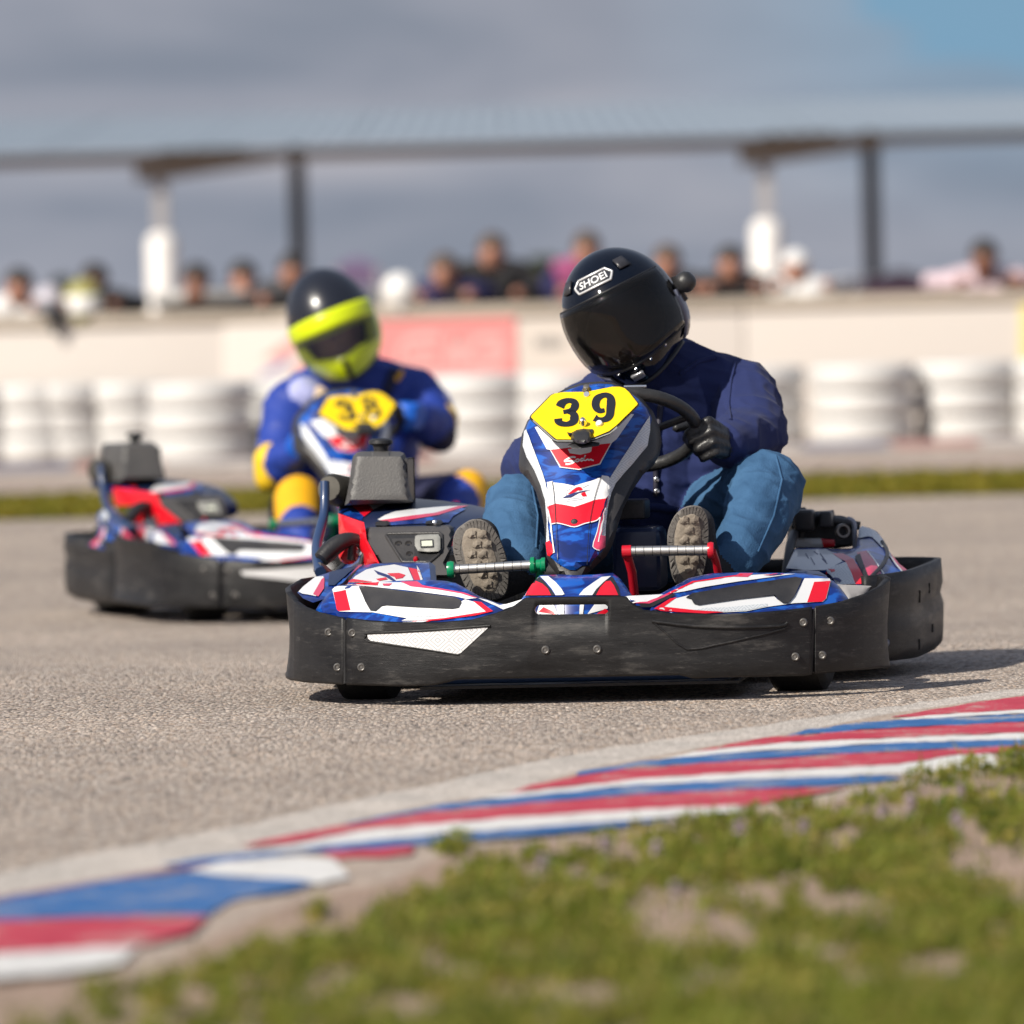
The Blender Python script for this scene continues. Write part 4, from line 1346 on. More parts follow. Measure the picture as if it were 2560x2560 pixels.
rpod.decal(c2(288, 565, 480, 556, 500, 556, 420, 595, 330, 592), WHITE, 1)
rpod.decal(c2(330, 594, 420, 590, 510, 556, 530, 556, 430, 600), PINKRED, 2)
rpod.decal(c2(375, 600, 430, 600, 540, 553, 560, 556, 450, 612, 400, 612), BLACKP, 2)
rrec = Relief('recess', c2(608, 566, 640, 546, 880, 505, 1140, 468, 1168, 474, 1160, 500, 1132, 560, 1104, 592, 1074, 592, 1052, 575, 1038, 554, 860, 574, 668, 602, 645, 595, 632, 572), lambda px, py: rpod_d(px, py) - 0.004, GREYP, rpod.o, 0.006, (7, -0.004), 9)
Relief('wheel_fairing', c2(1080, 452, 1120, 440, 1180, 434, 1250, 440, 1288, 462, 1295, 480, 1200, 490), plane((1960, 1450, 0.02), (2060, 1440, 0.02), (2000, 1420, 0.1)), NAVY, kart, 0.03, (8, 0.012), 9)
rc = Relief('corner_fairing', c2(1330, 500, 1360, 505, 1450, 508, 1505, 512, 1470, 560, 1395, 590), plane((2090, 1470, -0.08), (2170, 1465, 0.0), (2120, 1505, -0.10)), mat('grey_floor_plastic', (0.38, 0.36, 0.35), rough=0.6), kart, 0.02, (5, 0.008), 9)

# ---- central front panel with the race number
np_y = interp_py([940, 1200, 1460], [0.14, 0.00, -0.17])


def ctr(py):
    return np.interp(py, [940, 1150, 1300, 1460], [1470, 1455, 1440, 1433])


def nas_d(px, py):
    t = (px - ctr(py)) / 150
    return np_y(px, py) + 0.040 * t ** 2 + 0.012 * np.abs(t) ** 3


shell = Relief('panel_shell', c3(300, 400, 400, 300, 520, 232, 650, 186, 800, 172, 910, 182, 1040, 240, 1150, 315, 1235, 420, 1285, 545, 1302, 660, 1285, 760, 1235, 850, 1150, 925, 1060, 1060, 990, 1200, 945, 1350, 905, 1490, 860, 1575, 740, 1690, 640, 1782, 600, 1792, 560, 1790, 470, 1738, 405, 1660, 372, 1580, 366, 1470, 358, 1350, 330, 1200, 288, 1060, 230, 965, 162, 900, 150, 850, 160, 720, 176, 600, 220, 490),
               lambda px, py: nas_d(px, py) + 0.016, GREYP, kart, 0.03, (20, 0.028), 12)
nas = Relief('front_panel', c3(300, 405, 400, 310, 520, 250, 650, 205, 800, 190, 900, 196, 1030, 252, 1110, 310, 1190, 390, 1222, 470, 1205, 560, 1182, 690, 1120, 765, 1050, 850, 985, 920, 930, 990, 895, 1070, 872, 1150, 858, 1250, 850, 1340, 845, 1440, 838, 1520, 790, 1572, 750, 1610, 722, 1650, 700, 1655, 660, 1655, 610, 1692, 560, 1690, 500, 1660, 455, 1630, 400, 1580, 376, 1560, 374, 1470, 380, 1300, 365, 1130, 330, 1010, 280, 890, 215, 780, 186, 690, 190, 600, 225, 500),
             nas_d, BLUE, kart, 0.02, (7, 0.012), 11)
nas.decal(c3(200, 575, 218, 560, 262, 690, 300, 790, 345, 910, 388, 1050, 396, 1180, 392, 1330, 404, 1462, 378, 1472, 384, 1300, 369, 1130, 334, 1010, 284, 890, 220, 780, 190, 690), MAZE, 2)
nas.decal(c3(1200, 452, 1203, 560, 1180, 690, 1118, 765, 1048, 850, 983, 920, 926, 992, 890, 1070, 868, 1150, 854, 1250, 846, 1340, 842, 1415, 808, 1440, 830, 1280, 866, 1090, 855, 1010, 880, 960, 965, 820, 1050, 690, 1130, 560), MAZE, 2)
nas.decal(c3(285, 545, 380, 722, 412, 728, 560, 724, 720, 700, 900, 670, 938, 640, 1075, 440, 700, 420), WHITE, 2)
nas.decal(c3(403, 722, 900, 668, 806, 846, 636, 890, 484, 870), WHITE, 3)
nas.decal(c3(412, 728, 888, 676, 798, 839, 635, 882, 492, 863), RED, 4)
nas.decal(c3(548, 724, 740, 706, 735, 742, 722, 752, 648, 770, 566, 758), WHITE, 5)
for pts, w_ in ((s3(640, 850, 590, 842, 520, 860, 440, 905, 430, 930, 520, 920, 610, 930, 580, 960, 500, 985, 440, 985), 4.6), (s3(690, 880, 650, 900, 640, 930, 680, 935, 715, 905, 690, 880), 3.2), (s3(800, 875, 765, 872, 740, 900, 755, 925, 790, 905, 815, 850, 835, 800), 3.4), (s3(835, 800, 805, 880, 825, 915, 860, 900, 885, 880), 3.2), (s3(890, 880, 900, 905, 950, 890, 960, 905, 1000, 912), 3.6)):
    nas.ribbon(pts, w_, WHITE, 5, 'script_letter')
nas.decal(c3(380, 988, 425, 978, 432, 990, 520, 1000, 600, 1017, 680, 992, 750, 972, 815, 945, 820, 932, 868, 938, 880, 950, 872, 1090, 850, 1118, 760, 1132, 680, 1160, 600, 1187, 520, 1170, 450, 1160, 385, 1182, 392, 1080), WHITE, 2)
nas.decal(c3(385, 1184, 450, 1161, 520, 1171, 600, 1188, 680, 1160, 760, 1130, 852, 1114, 830, 1190, 802, 1268, 772, 1295, 680, 1318, 600, 1345, 520, 1328, 460, 1315, 420, 1325, 400, 1240), RED, 2)
nas.ribbon(c3(418, 1326, 460, 1318, 520, 1330, 600, 1349, 680, 1322, 772, 1299, 802, 1272), 2.2, WHITE, 3, 'pinstripe', 3)
nas.ribbon(c3(396, 1210, 412, 1330, 424, 1450, 438, 1556), 3.0, WHITE, 3, 'pinstripe', 3)
nas.decal(c3(376, 1472, 405, 1458, 424, 1500, 434, 1552, 402, 1574, 388, 1568), RED, 3)
nas.decal(c3(868, 1085, 850, 1180, 828, 1290, 812, 1415, 842, 1420, 838, 1508, 800, 1532, 744, 1510, 780, 1380, 815, 1270, 850, 1150), PINKRED, 3)
nas.ribbon(c3(806, 1270, 780, 1390, 746, 1508, 800, 1530), 2.0, WHITE, 4, 'pinstripe', 3)
nas.ribbon(c3(842, 1190, 815, 1330, 790, 1470), 2.6, WHITE, 4, 'pinstripe', 3)
for pts in (c3(425, 985, 440, 1100, 452, 1300, 462, 1500, 468, 1640), c3(812, 945, 760, 1120, 725, 1300, 710, 1460, 700, 1640)):
    nas.ribbon(pts, 1.6, INK, 5, 'crease_shade', 4)  # dark ink lines painted as the shade of creases not modelled
# emblem: a red arch crossed by a navy sweep
nas.decal(s3(480, 1590, 560, 1520, 640, 1460, 700, 1440, 755, 1455, 780, 1500, 720, 1520, 680, 1510, 640, 1540, 560, 1575), RED, 4)
nas.decal(s3(740, 1580, 800, 1550, 825, 1545, 862, 1630, 775, 1635), RED, 4)
nas.decal(s3(375, 1668, 470, 1615, 600, 1570, 760, 1530, 975, 1490, 800, 1540, 690, 1570, 600, 1620, 540, 1655), NAVYINK, 5)
P, T, asp = text2d('SPORT', 0.0, 0.35)
P = np.stack([1405 + P[:, 0] * 52 / asp, 1257 - P[:, 1] * 7 - P[:, 0] / asp * 4], 1)
for pts in (s3(480, 1700, 560, 1680, 700, 1665), s3(455, 1735, 600, 1715, 760, 1690, 800, 1670), s3(450, 1560, 455, 1640), s3(550, 1420, 560, 1480), s3(600, 1410, 605, 1450), s3(440, 1530, 540, 1480), s3(780, 1460, 900, 1400), s3(580, 1750, 585, 1820), s3(620, 1740, 625, 1820)):
    nas.ribbon(pts, 1.5, GREYINK, 3, 'fine_print', 0)
lathe('panel_bolt', [(0, 0.004), (0.006, 0.003), (0.0085, 0), (0, -0.002)], nas.at(1435.7, 1306, 0.002), (0, -1, 0.2), BLACKP, kart, 14)
topw = Relief('panel_cap', c3(500, 262, 560, 225, 650, 196, 760, 182, 860, 182, 905, 192, 880, 222, 780, 248, 680, 258, 600, 268), lambda px, py: 0.17 + 0 * px, WHITE, kart, 0.03, (6, 0.012), 8)
topw.decal(c3(700, 222, 720, 205, 760, 196, 830, 198, 800, 214, 770, 208, 745, 220), RED, 2)

# number plate
plate_d = plane((1333, 1045, 0.02), (1590, 1010, 0.02), (1450, 1105, -0.055), (1460, 970, 0.09))
plate = Relief('number_plate', pl(90, 600, 110, 560, 420, 245, 470, 218, 640, 195, 1000, 190, 1200, 150, 1420, 105, 1560, 108, 1630, 130, 1700, 190, 1855, 380, 1850, 420, 1500, 770, 1380, 880, 1120, 985, 800, 1010, 520, 1010, 480, 990, 120, 660, 95, 630), lambda px, py: plate_d(px, py) - 0.028, BLACKP, kart, 0.012, (3, 0.003), 12)
plate.decal(pl(118, 605, 130, 575, 440, 255, 500, 225, 650, 203, 1000, 200, 1210, 160, 1430, 117, 1550, 120, 1620, 142, 1690, 205, 1830, 385, 1822, 410, 1480, 745, 1370, 830, 1120, 935, 800, 965, 530, 963, 490, 935, 150, 640), YELLOW, 1, 'yellow_field')
plate.ribbon(pl(150, 660, 490, 975, 540, 992, 800, 992, 1110, 968, 1380, 868, 1500, 762), 2.5, METERW, 2, 'plate_edge', 0)
lathe('bolt', [(0, 0.008), (0.006, 0.008), (0.009, 0.0), (0, 0)], plate.at(1467, 988, 0.0), (0, -0.8, 0.3), CHROME, plate.o, 12)
lathe('bolt', [(0, 0.014), (0.007, 0.012), (0.0075, 0.004), (0.011, 0.0), (0, 0)], plate.at(1467, 975, 0.0), (0, -0.6, 0.6), BOLTM, plate.o, 12)
lathe('bolt', [(0, 0.026), (0.005, 0.024), (0.0075, 0.018), (0.0075, 0.012), (0.009, 0.010), (0.009, 0.002), (0, 0)], plate.at(1459, 1063, -0.002), (0, -0.7, 0.5), CHROME, plate.o, 14)
lathe('bolt', [(0, 0.014), (0.006, 0.012), (0.0085, 0.006), (0.007, 0.0), (0, 0)], plate.at(1499, 1062, -0.002), (0, -0.8, 0.4), WHITE, plate.o, 14)
tp_d = lambda px, py: plate_d(px, py) - 0.075
tr = Relief('transponder', pl(770, 860, 800, 830, 880, 800, 980, 790, 1050, 800, 1080, 850, 1085, 940, 1060, 1000, 960, 1030, 860, 1020, 790, 990, 750, 940), tp_d, BLACKP, kart, 0.05, (9, 0.03), 6)
Relief('transponder_bracket', pl(690, 840, 760, 850, 850, 800, 960, 780, 1030, 790, 1105, 790, 1110, 820, 1085, 880, 1040, 830, 900, 830, 800, 870, 720, 900), lambda px, py: plate_d(px, py) - 0.045, BLACKP, kart, 0.02, (3, 0.006), 6)
Relief('transponder_shadow', pl(700, 1050, 800, 1000, 1100, 990, 1220, 1010, 1210, 1060, 1000, 1090, 780, 1110), lambda px, py: plate_d(px, py) - 0.022, BLACKP, kart, 0.015, (3, 0.004), 7)  # black piece standing in for the shadow the transponder casts

# ---- steering wheel, column
SWC = F(1572, 1076, 0.34)
e1 = F(1742, 1070, 0.34) - SWC
e2 = np.array([0, -0.125, 0.084])
sw = tube('steering_wheel', [SWC + e1 * math.cos(a) + e2 * math.sin(a) for a in np.linspace(0, 2 * math.pi, 48, False)], 0.0150, mat('black_grip', (0.02, 0.02, 0.021), rough=0.42, bump=0.15, bscale=120, var=0.4, vscale=30, var_col=(0.045, 0.045, 0.045)), kart, 14, True)
for an in (0.35, 2.8, 4.71):
    q = SWC + e1 * math.cos(an) + e2 * math.sin(an)
    tube('spoke', [q, (q + SWC) / 2 + np.array([0, -0.01, -0.01]), SWC + np.array([0, -0.02, -0.03])], 0.009, BLACKP, sw, 8)
tube('steering_column', [SWC + np.array([0, -0.02, -0.03]), F(1470, 1400, -0.06)], 0.012, BLACKP, kart, 10)
tube('wire_rod', [F(1560, 967, 0.22), F(1616, 966, 0.22)], 0.004, CHROME, kart, 8)

# ---- pedals
pg = tube('pedal', [F(1132, 1424, -0.09), F(1330, 1413, -0.09)], 0.0112, STEEL, kart, 16)
lathe('pedal_collar', [(0, 0.008), (0.017, 0.007), (0.019, 0), (0.017, -0.008), (0, -0.008)], F(1128, 1424, -0.09), (1, 0, 0.02), GREEN, pg, 16)
lathe('pedal_collar', [(0, 0.03), (0.016, 0.028), (0.016, 0.02), (0.012, 0.017), (0.012, 0.008), (0.018, 0.004), (0.018, -0.004), (0.013, -0.006), (0, -0.008)], F(1332, 1413, -0.09), (1, 0, 0.02), GREEN, pg, 16)
tube('pedal_arm', [F(1348, 1414, -0.09), F(1350, 1450, -0.07), F(1348, 1520, -0.02)], 0.009, GREEN, pg, 8)
for k in range(8):
    q = F(1150 + k * 22, 1423 - k * 1.22, -0.09)
    lathe('grip_ring', [(0.0113, -0.0007), (0.0118, 0), (0.0113, 0.0007)], q, (1, 0, 0.02), BLACKP, pg, 14)
pr = tube('pedal', [F(1575, 1378, -0.09), F(1776, 1375, -0.09)], 0.0115, STEEL, kart, 16)
lathe('pedal_collar', [(0, 0.006), (0.017, 0.006), (0.019, 0), (0.017, -0.007), (0, -0.007)], F(1778, 1376, -0.09), (1, 0, 0.02), REDP, pr, 16)
lathe('pedal_collar', [(0, 0.012), (0.014, 0.011), (0.014, -0.009), (0, -0.01)], F(1566, 1379, -0.09), (1, 0, 0.02), REDP, pr, 16)
tube('pedal_arm', [F(1781, 1378, -0.09), F(1790, 1405, -0.07), F(1797, 1440, -0.05), F(1800, 1500, 0.0)], 0.009, REDP, pr, 8)
tube('pedal_arm', [F(1566, 1380, -0.09), F(1580, 1430, -0.06), F(1590, 1520, 0.0)], 0.010, REDP, pr, 8)
for k in range(9):
    q = F(1590 + k * 21, 1378 - k * 0.3, -0.09)
    lathe('grip_ring', [(0.0116, -0.0007), (0.0121, 0), (0.0116, 0.0007)], q, (1, 0, 0.02), BLACKP, pr, 14)

# ---- chassis: tray, frame tubes, axles, wheels, seat
box('floor_tray', (-0.33, -0.28, 0.035), (0.36, 0.62, 0.041), BLACKP, kart)
for s in (-1, 1):
    tube('frame_rail', [(s * 0.34, -0.26, 0.06), (s * 0.34, 0.25, 0.06), (s * 0.38, 0.62, 0.065), (s * 0.33, 1.10, 0.08)], 0.016, FRAMEB, kart, 10, False, 5)
    tube('side_bar', [(s * 0.34, 0.2, 0.06), (s * 0.6, 0.24, 0.075), (s * 0.63, 0.7, 0.09), (s * 0.6, 0.98, 0.085), (s * 0.35, 0.99, 0.065)], 0.012, FRAMEB, kart, 10, False, 5)
tube('frame_rail', [(-0.34, -0.26, 0.06), (0.34, -0.26, 0.06)], 0.016, FRAMEB, kart, 10)
tube('front_axle_beam', [(-0.40, 0.0, 0.12), (0.40, 0.0, 0.12)], 0.014, FRAMEB, kart, 10)
tube('rear_axle', [(-0.55, 0.93, 0.14), (0.55, 0.93, 0.14)], 0.02, STEEL, kart, 12)


def wheel(x, y, r, w, rim_r, steer=0):
    c = np.array([x, y, r])
    ax = (math.cos(steer), math.sin(steer), 0)
    h = w / 2
    o = empty('wheel', None, kart)
    lathe('tyre', [(rim_r, -h * 0.8), (rim_r + 0.01, -h * 0.95), (r * 0.85, -h), (r * 0.97, -h * 0.85), (r, -h * 0.6), (r, h * 0.6), (r * 0.97, h * 0.85), (r * 0.85, h), (rim_r + 0.01, h * 0.95), (rim_r, h * 0.8), (rim_r - 0.004, 0), (rim_r, -h * 0.8)], c, ax, RUBBER, o, 32)
    lathe('wheel_rim', [(0, -0.03), (0.03, -0.03), (0.04, -0.01), (rim_r * 0.8, -0.005), (rim_r, -h * 0.8), (rim_r + 0.002, -h * 0.7), (rim_r, 0.0), (rim_r, h * 0.8), (rim_r * 0.7, 0.01), (0, 0.01)], c, ax, BOLTM, o, 24)


wheel(-0.475, 0.0, 0.128, 0.125, 0.068, R(-7))
wheel(0.475, 0.0, 0.128, 0.125, 0.068, R(-7))
wheel(-0.525, 0.93, 0.14, 0.18, 0.068)
wheel(0.525, 0.93, 0.14, 0.18, 0.068)
# seat: a tub with high sides
SV, SF = [], []
prof_s = [(0.40, 0.17), (0.46, 0.10), (0.62, 0.075), (0.78, 0.10), (0.90, 0.20), (0.96, 0.30), (0.99, 0.38)]
for k, (yy, zz) in enumerate(prof_s):
    for a in np.linspace(-1, 1, 13):
        lift = abs(a) ** 3 * (0.10 if k < 4 else -0.04)
        fw = abs(a) ** 3 * (0.0 if k < 4 else -0.14)
        SV.append((0.10 + a * (0.235 - 0.01 * k), yy + fw, zz + lift))
for k in range(len(prof_s) - 1):
    for j in range(12):
        SF.append((k * 13 + j, k * 13 + j + 1, (k + 1) * 13 + j + 1, (k + 1) * 13 + j))
seat = mesh('seat', SV, SF, BLACKP, kart, 60)
md = seat.modifiers.new('thickness', 'SOLIDIFY')
md.thickness = 0.012
md = seat.modifiers.new('round', 'SUBSURF')
md.levels = md.render_levels = 1
# dark box and battery cover between panel and seat
box('battery_box', tuple(F(1545, 1300, 0.22)), tuple(F(1625, 1245, 0.34)), GREYP, kart, 0.008)
box('pedal_box', tuple(F(1532, 1480, 0.12)), tuple(F(1668, 1312, 0.30)), NAVY, kart, 0.02)

# ---- bumper running round the sides and the back
path = catmull([(0.60, 0.36), (0.655, 0.46), (0.69, 0.58), (0.71, 0.74), (0.725, 0.90), (0.73, 1.02), (0.715, 1.10), (0.62, 1.155), (0.35, 1.175), (0, 1.18), (-0.35, 1.175), (-0.62, 1.150), (-0.680, 1.08), (-0.69, 0.98), (-0.69, 0.88), (-0.68, 0.74), (-0.67, 0.58), (-0.655, 0.46), (-0.60, 0.36)], 6)
V, Fc = [], []
nr = 8
for p in path:
    y = p[1]
    zt = np.interp(y, [0.36, 0.58, 0.74, 0.88, 0.98, 1.08, 1.18], [0.236, 0.240, 0.243, 0.246, 0.247, 0.248, 0.25])
    zb_ = np.interp(y, [0.36, 0.6, 0.85, 1.0, 1.15], [0.042, 0.040, 0.046, 0.058, 0.075])
    n_ = np.array([p[0], (p[1] - 0.7) * 1.2 if y > 1.0 else 0.0])
    n_ /= np.linalg.norm(n_) + 1e-9
    for j in range(nr):
        t = j / (nr - 1)
        b = 0.004 * math.sin(t * math.pi) + (-0.008 if 0.45 < t < 0.6 else 0)
        V.append((p[0] + n_[0] * b, p[1] + n_[1] * b, zb_ + (zt - zb_) * t))
for i in range(len(path) - 1):
    for j in range(nr - 1):
        Fc.append((i * nr + j, (i + 1) * nr + j, (i + 1) * nr + j + 1, i * nr + j + 1))
rb_ = mesh('rear_bumper', V, Fc, BUMP, kart, 50)
bm = bmesh.new()
bm.from_mesh(rb_.data)
if sum(Vector(f.calc_center_median() - Vector((0, 0.9, 0.2))).dot(f.normal) for f in bm.faces) < 0:
    bmesh.ops.reverse_faces(bm, faces=bm.faces)
bm.to_mesh(rb_.data)
bm.free()
md = rb_.modifiers.new('thickness', 'SOLIDIFY')
md.thickness, md.offset = 0.016, -1
for s in (-1, 1):
    for (x, y, z) in ((0.722, 0.88, 0.22), (0.722, 0.88, 0.10), (0.724, 0.99, 0.23), (0.724, 0.99, 0.13), (0.70, 0.68, 0.21)):
        lathe('bolt', [(0, 0.003), (0.006, 0.003), (0.009, 0.0), (0, 0)], (s * x, y, z), (s, 0, 0), BLACKP, kart, 10)

for s in (-1, 1):
    box('side_light_block', (min(s * 0.37, s * 0.61), 0.30, 0.055), (max(s * 0.37, s * 0.61), 0.82, 0.13), BLACKP, kart, 0.012)  # filler boxes added to stop sunlight and close the kart's ground shadow
# ---- side pod (driver's left); its twin on the other side is its mirror image
sp_d = lambda px, py: np.interp(py, [1310, 1345, 1395, 1425, 1465], [0.98, 0.90, 0.62, 0.50, 0.42]) + 0.20 * np.clip((px - 2200) / 120, -0.2, 1)
before = set(bpy.data.objects)
sp = Relief('side_pod', r3(240, 800, 290, 690, 330, 600, 345, 580, 560, 575, 720, 590, 850, 590, 930, 565, 955, 400, 985, 368, 1060, 385, 1130, 420, 1190, 495, 1255, 620, 1340, 730, 1420, 800, 1495, 850, 1490, 880, 1400, 920, 1265, 970, 1220, 960, 1160, 950, 1040, 960, 740, 960, 680, 900, 640, 830, 440, 830), sp_d, BLUE, kart, 0.03, (5, 0.02), 9)
sp.decal(r3(255, 780, 300, 690, 340, 600, 640, 596, 720, 640, 800, 715, 740, 745, 660, 790, 620, 800, 440, 800), WHITE, 1)
sp.decal(r3(640, 800, 700, 765, 830, 722, 880, 820, 922, 936, 760, 940, 735, 915, 700, 870), MAZE, 2)
sp.decal(r3(820, 712, 900, 690, 970, 800, 1032, 934, 922, 936, 880, 820), RED, 2)
sp.decal(r3(700, 640, 800, 640, 900, 688, 820, 712, 770, 690), PINKRED, 2)
sp.decal(r3(635, 805, 660, 792, 722, 795, 725, 815, 690, 822, 650, 836), RED, 3)
sp.decal(r3(690, 870, 760, 878, 790, 905, 770, 925), NAVYINK, 3)
sp.decal(r3(915, 672, 965, 640, 1000, 740, 1062, 900, 1070, 955, 1032, 950, 985, 820), BLACKP, 3)
sp.decal(r3(935, 630, 1030, 612, 1100, 710, 1190, 880, 1140, 930, 1070, 940, 1040, 850), PINKRED, 2)
sp.ribbon(r3(1035, 615, 1110, 715, 1215, 875), 3.0, WHITE, 3, 'pinstripe', 3)
sp.ribbon(r3(1245, 650, 1330, 770, 1440, 890), 3.2, WHITE, 3, 'pinstripe', 3)
sp.decal(r3(1260, 640, 1340, 740, 1490, 855, 1450, 885, 1350, 780, 1255, 665), PINKRED, 2)
sp.decal(r3(962, 385, 990, 375, 1100, 415, 1160, 480, 1205, 545, 1180, 582, 1080, 480, 1040, 475, 958, 492), MAZE, 2)
for pts in (r3(440, 640, 470, 690), r3(490, 680, 530, 750), r3(580, 640, 640, 720), r3(600, 690, 650, 740), r3(520, 620, 560, 650)):
    sp.ribbon(pts, 2.0, NAVYINK, 2, 'dark_print', 0)
tube('cable', r_ := [sp.at(*q, 0.02) for q in r3(1050, 880, 1150, 780, 1220, 680, 1225, 600, 1180, 520)], 0.0045, BLACKP, sp.o, 8, False, 4)
lab = Relief('side_label', r3(332, 485, 600, 488, 715, 500, 728, 560, 620, 572, 332, 570), lambda px, py: 0.95 + 0 * px, WHITE, kart, 0.02, (3, 0.004), 9)
lab.decal(r3(590, 490, 715, 502, 725, 558, 615, 570), RED, 1)
twins = [o for o in bpy.data.objects if o not in before]
for o in [t for t in twins if t.parent == kart]:
    c = o.copy()
    COL.objects.link(c)
    c.scale = (-1, 1, 1)
    for ch in o.children:
        d = ch.copy()
        COL.objects.link(d)
        d.parent = c
Relief('brake_guard', r3(290, 250, 310, 190, 340, 182, 440, 186, 462, 225, 480, 262, 500, 225, 590, 222, 712, 212, 722, 262, 800, 268, 868, 290, 908, 330, 930, 420, 925, 560, 740, 585, 330, 580, 250, 600, 270, 400), lambda px, py: 0.99 + 0 * px, BLACKP, kart, 0.06, (6, 0.02), 9)
bR = BVHTree.FromPolygons([v.co[:] for v in rb_.data.vertices], [tuple(p.vertices) for p in rb_.data.polygons])
for x, y0, y1 in ((2298, 1478, 1504), (2297, 1598, 1624), (2322, 1458, 1482), (2330, 1560, 1580)):
    q = []
    for y in (y0, y1):
        a_, b_ = F(x, y, -3.0), F(x, y, 3.0)
        h = bR.ray_cast(Vector(a_), Vector(b_ - a_).normalized())
        if h[0]:
            q.append(np.array(h[0]))
    if len(q) == 2:
        tube('bumper_slot', q, 0.0035, RUBBER, rb_, 8)
# machinery beside the seat
box('brake_reservoir', tuple(F(1985, 1330, 0.86)), tuple(F(2040, 1272, 0.95)), BLACKP, kart, 0.012)
box('electric_box', tuple(F(2045, 1320, 0.9)), tuple(F(2086, 1276, 0.98)), BLACKP, kart, 0.008, (0.8, 0.9))
lathe('filter_ring', [(0.011, -0.01), (0.016, -0.01), (0.018, 0), (0.016, 0.012), (0.011, 0.012), (0.011, -0.01)], F(2106, 1328, 0.86), (0.3, -1, 0.1), BOLTM, kart, 20)
tube('rear_tube', [F(2118, 1296, .92), F(2134, 1306, .92), F(2137, 1340, .92), F(2138, 1372, .92)], 0.006, mat('light_grey_tube', (0.28, 0.31, 0.38), rough=0.4, metal=0.2), kart, 10, False, 4)
tube('rear_hoop', [F(2000, 1345, .95), F(2010, 1290, .96), F(2070, 1300, .98), F(2150, 1315, .98)], 0.010, BLACKP, kart, 10, False, 4)
tube('seat_stay', [F(1965, 1440, 0.62), F(1975, 1370, 0.75), F(1985, 1335, 0.85)], 0.011, BLACKP, kart, 10, False, 4)

# ---- engine side (driver's right): cover, tank, meter panel, exhaust guard
ec_d = lambda px, py: np.interp(py, [1245, 1290, 1335, 1350], [0.78, 0.54, 0.42, 0.40]) + 0.10 * ((px - 1040) / 200) ** 2
ec = Relief('engine_cover', [(843, 1276), (858, 1262), (880, 1254), (930, 1248), (1010, 1243), (1060, 1248), (1110, 1252), (1180, 1262), (1225, 1272), (1240, 1285), (1246, 1330), (1244, 1380), (1180, 1400), (1130, 1330), (920, 1330), (908, 1335), (850, 1310)], ec_d, NAVY, kart, 0.05, (12, 0.03), 10)
ec.decal(c6(195, 950, 270, 905, 345, 935, 470, 1040, 450, 1085, 330, 1050, 205, 1000), BLUE, 1)
ec.decal(c6(345, 930, 390, 885, 500, 868, 510, 900, 572, 970, 476, 1045), RED, 2)
ec.decal(c6(490, 898, 560, 868, 700, 850, 895, 848, 840, 885, 700, 915, 575, 968), WHITE, 2)
ec.decal(c6(618, 1078, 700, 1030, 800, 992, 1000, 965, 1350, 935, 1560, 928, 1420, 962, 1230, 1005, 1000, 1040, 800, 1075, 690, 1092), WHITE, 2)
ec.decal(c6(640, 1088, 990, 1036, 1240, 1006, 1480, 935, 1590, 930, 1400, 990, 1270, 1030, 1000, 1075, 760, 1105), PINKRED, 3)
ec.decal(c6(700, 1105, 1000, 1080, 1270, 1035, 1500, 950, 1570, 960, 1430, 1040, 1380, 1110, 1000, 1125, 720, 1140), BLUE, 2)
es = Relief('engine_side', c6(195, 1000, 330, 1050, 470, 1098, 490, 1200, 500, 1280, 640, 1545, 480, 1560, 440, 1400, 330, 1270, 205, 1262), plane((850, 1300, 0.55), (910, 1320, 0.37), (870, 1400, 0.48)), mat('red_engine_shroud', (0.72, 0.004, 0.015), rough=0.4, coat=0.3), kart, 0.03, (6, 0.015), 9)
gp_d = plane((920, 1330, 0.38), (1130, 1320, 0.36), (1000, 1410, 0.29))
gpn = Relief('meter_panel', c6(500, 1160, 530, 1150, 1200, 1136, 1390, 1126, 1430, 1150, 1445, 1200, 1390, 1480, 1350, 1540, 1400, 1600, 1440, 1700, 1240, 1700, 1180, 1560, 640, 1560, 480, 1355, 485, 1200), gp_d, mat('panel_grey_plastic', (0.058, 0.055, 0.056), rough=0.42, var=0.5, vscale=9, var_col=(0.09, 0.085, 0.082), bump=0.1, bscale=200), kart, 0.05, (7, 0.02), 10)
gpn.decal(c6(710, 1240, 720, 1228, 760, 1222, 1280, 1213, 1308, 1235, 1312, 1380, 1270, 1450, 1180, 1525, 890, 1525), BLACKP, 1, 'panel_window')
pts = c6(710, 1240, 720, 1228, 760, 1222, 1280, 1213, 1308, 1235, 1312, 1380, 1270, 1450, 1180, 1525, 890, 1525)
tube('window_rim', [gpn.at(*p, 0.002) for p in densify(pts, 10)], 0.004, GREYP, gpn.o, 8, True)
mt = Relief('hour_meter', c6(1015, 1295, 1022, 1245, 1050, 1232, 1180, 1226, 1270, 1225, 1292, 1260, 1292, 1390, 1270, 1410, 1150, 1414, 1050, 1405, 1018, 1350), lambda px, py: gp_d(px, py) - 0.022, METERW, kart, 0.02, (3, 0.005), 5)
mt.decal(c6(1075, 1290, 1215, 1284, 1222, 1370, 1080, 1376), GREYP, 1, 'bezel')
mt.decal(c6(1090, 1305, 1205, 1300, 1210, 1358, 1095, 1362), LCD, 2, 'screen')
for x, y, r_c in ((840, 1332, 0.0065), (948, 1332, 0.0065), (958, 1442, 0.0062)):
    q = c6(x, y)[0]
    lathe('switch_hole', [(r_c * 0.9, 0.003), (r_c * 1.15, 0.004), (r_c * 1.3, 0), (r_c * 0.9, -0.001)], gpn.at(*q, 0.002), (0, -1, 0), GREYP, gpn.o, 14)
gpn.decal(c6(770, 1280, 1010, 1275, 1020, 1480, 930, 1500, 880, 1470, 790, 1350), GREYP, 1.6, 'switch_plate')
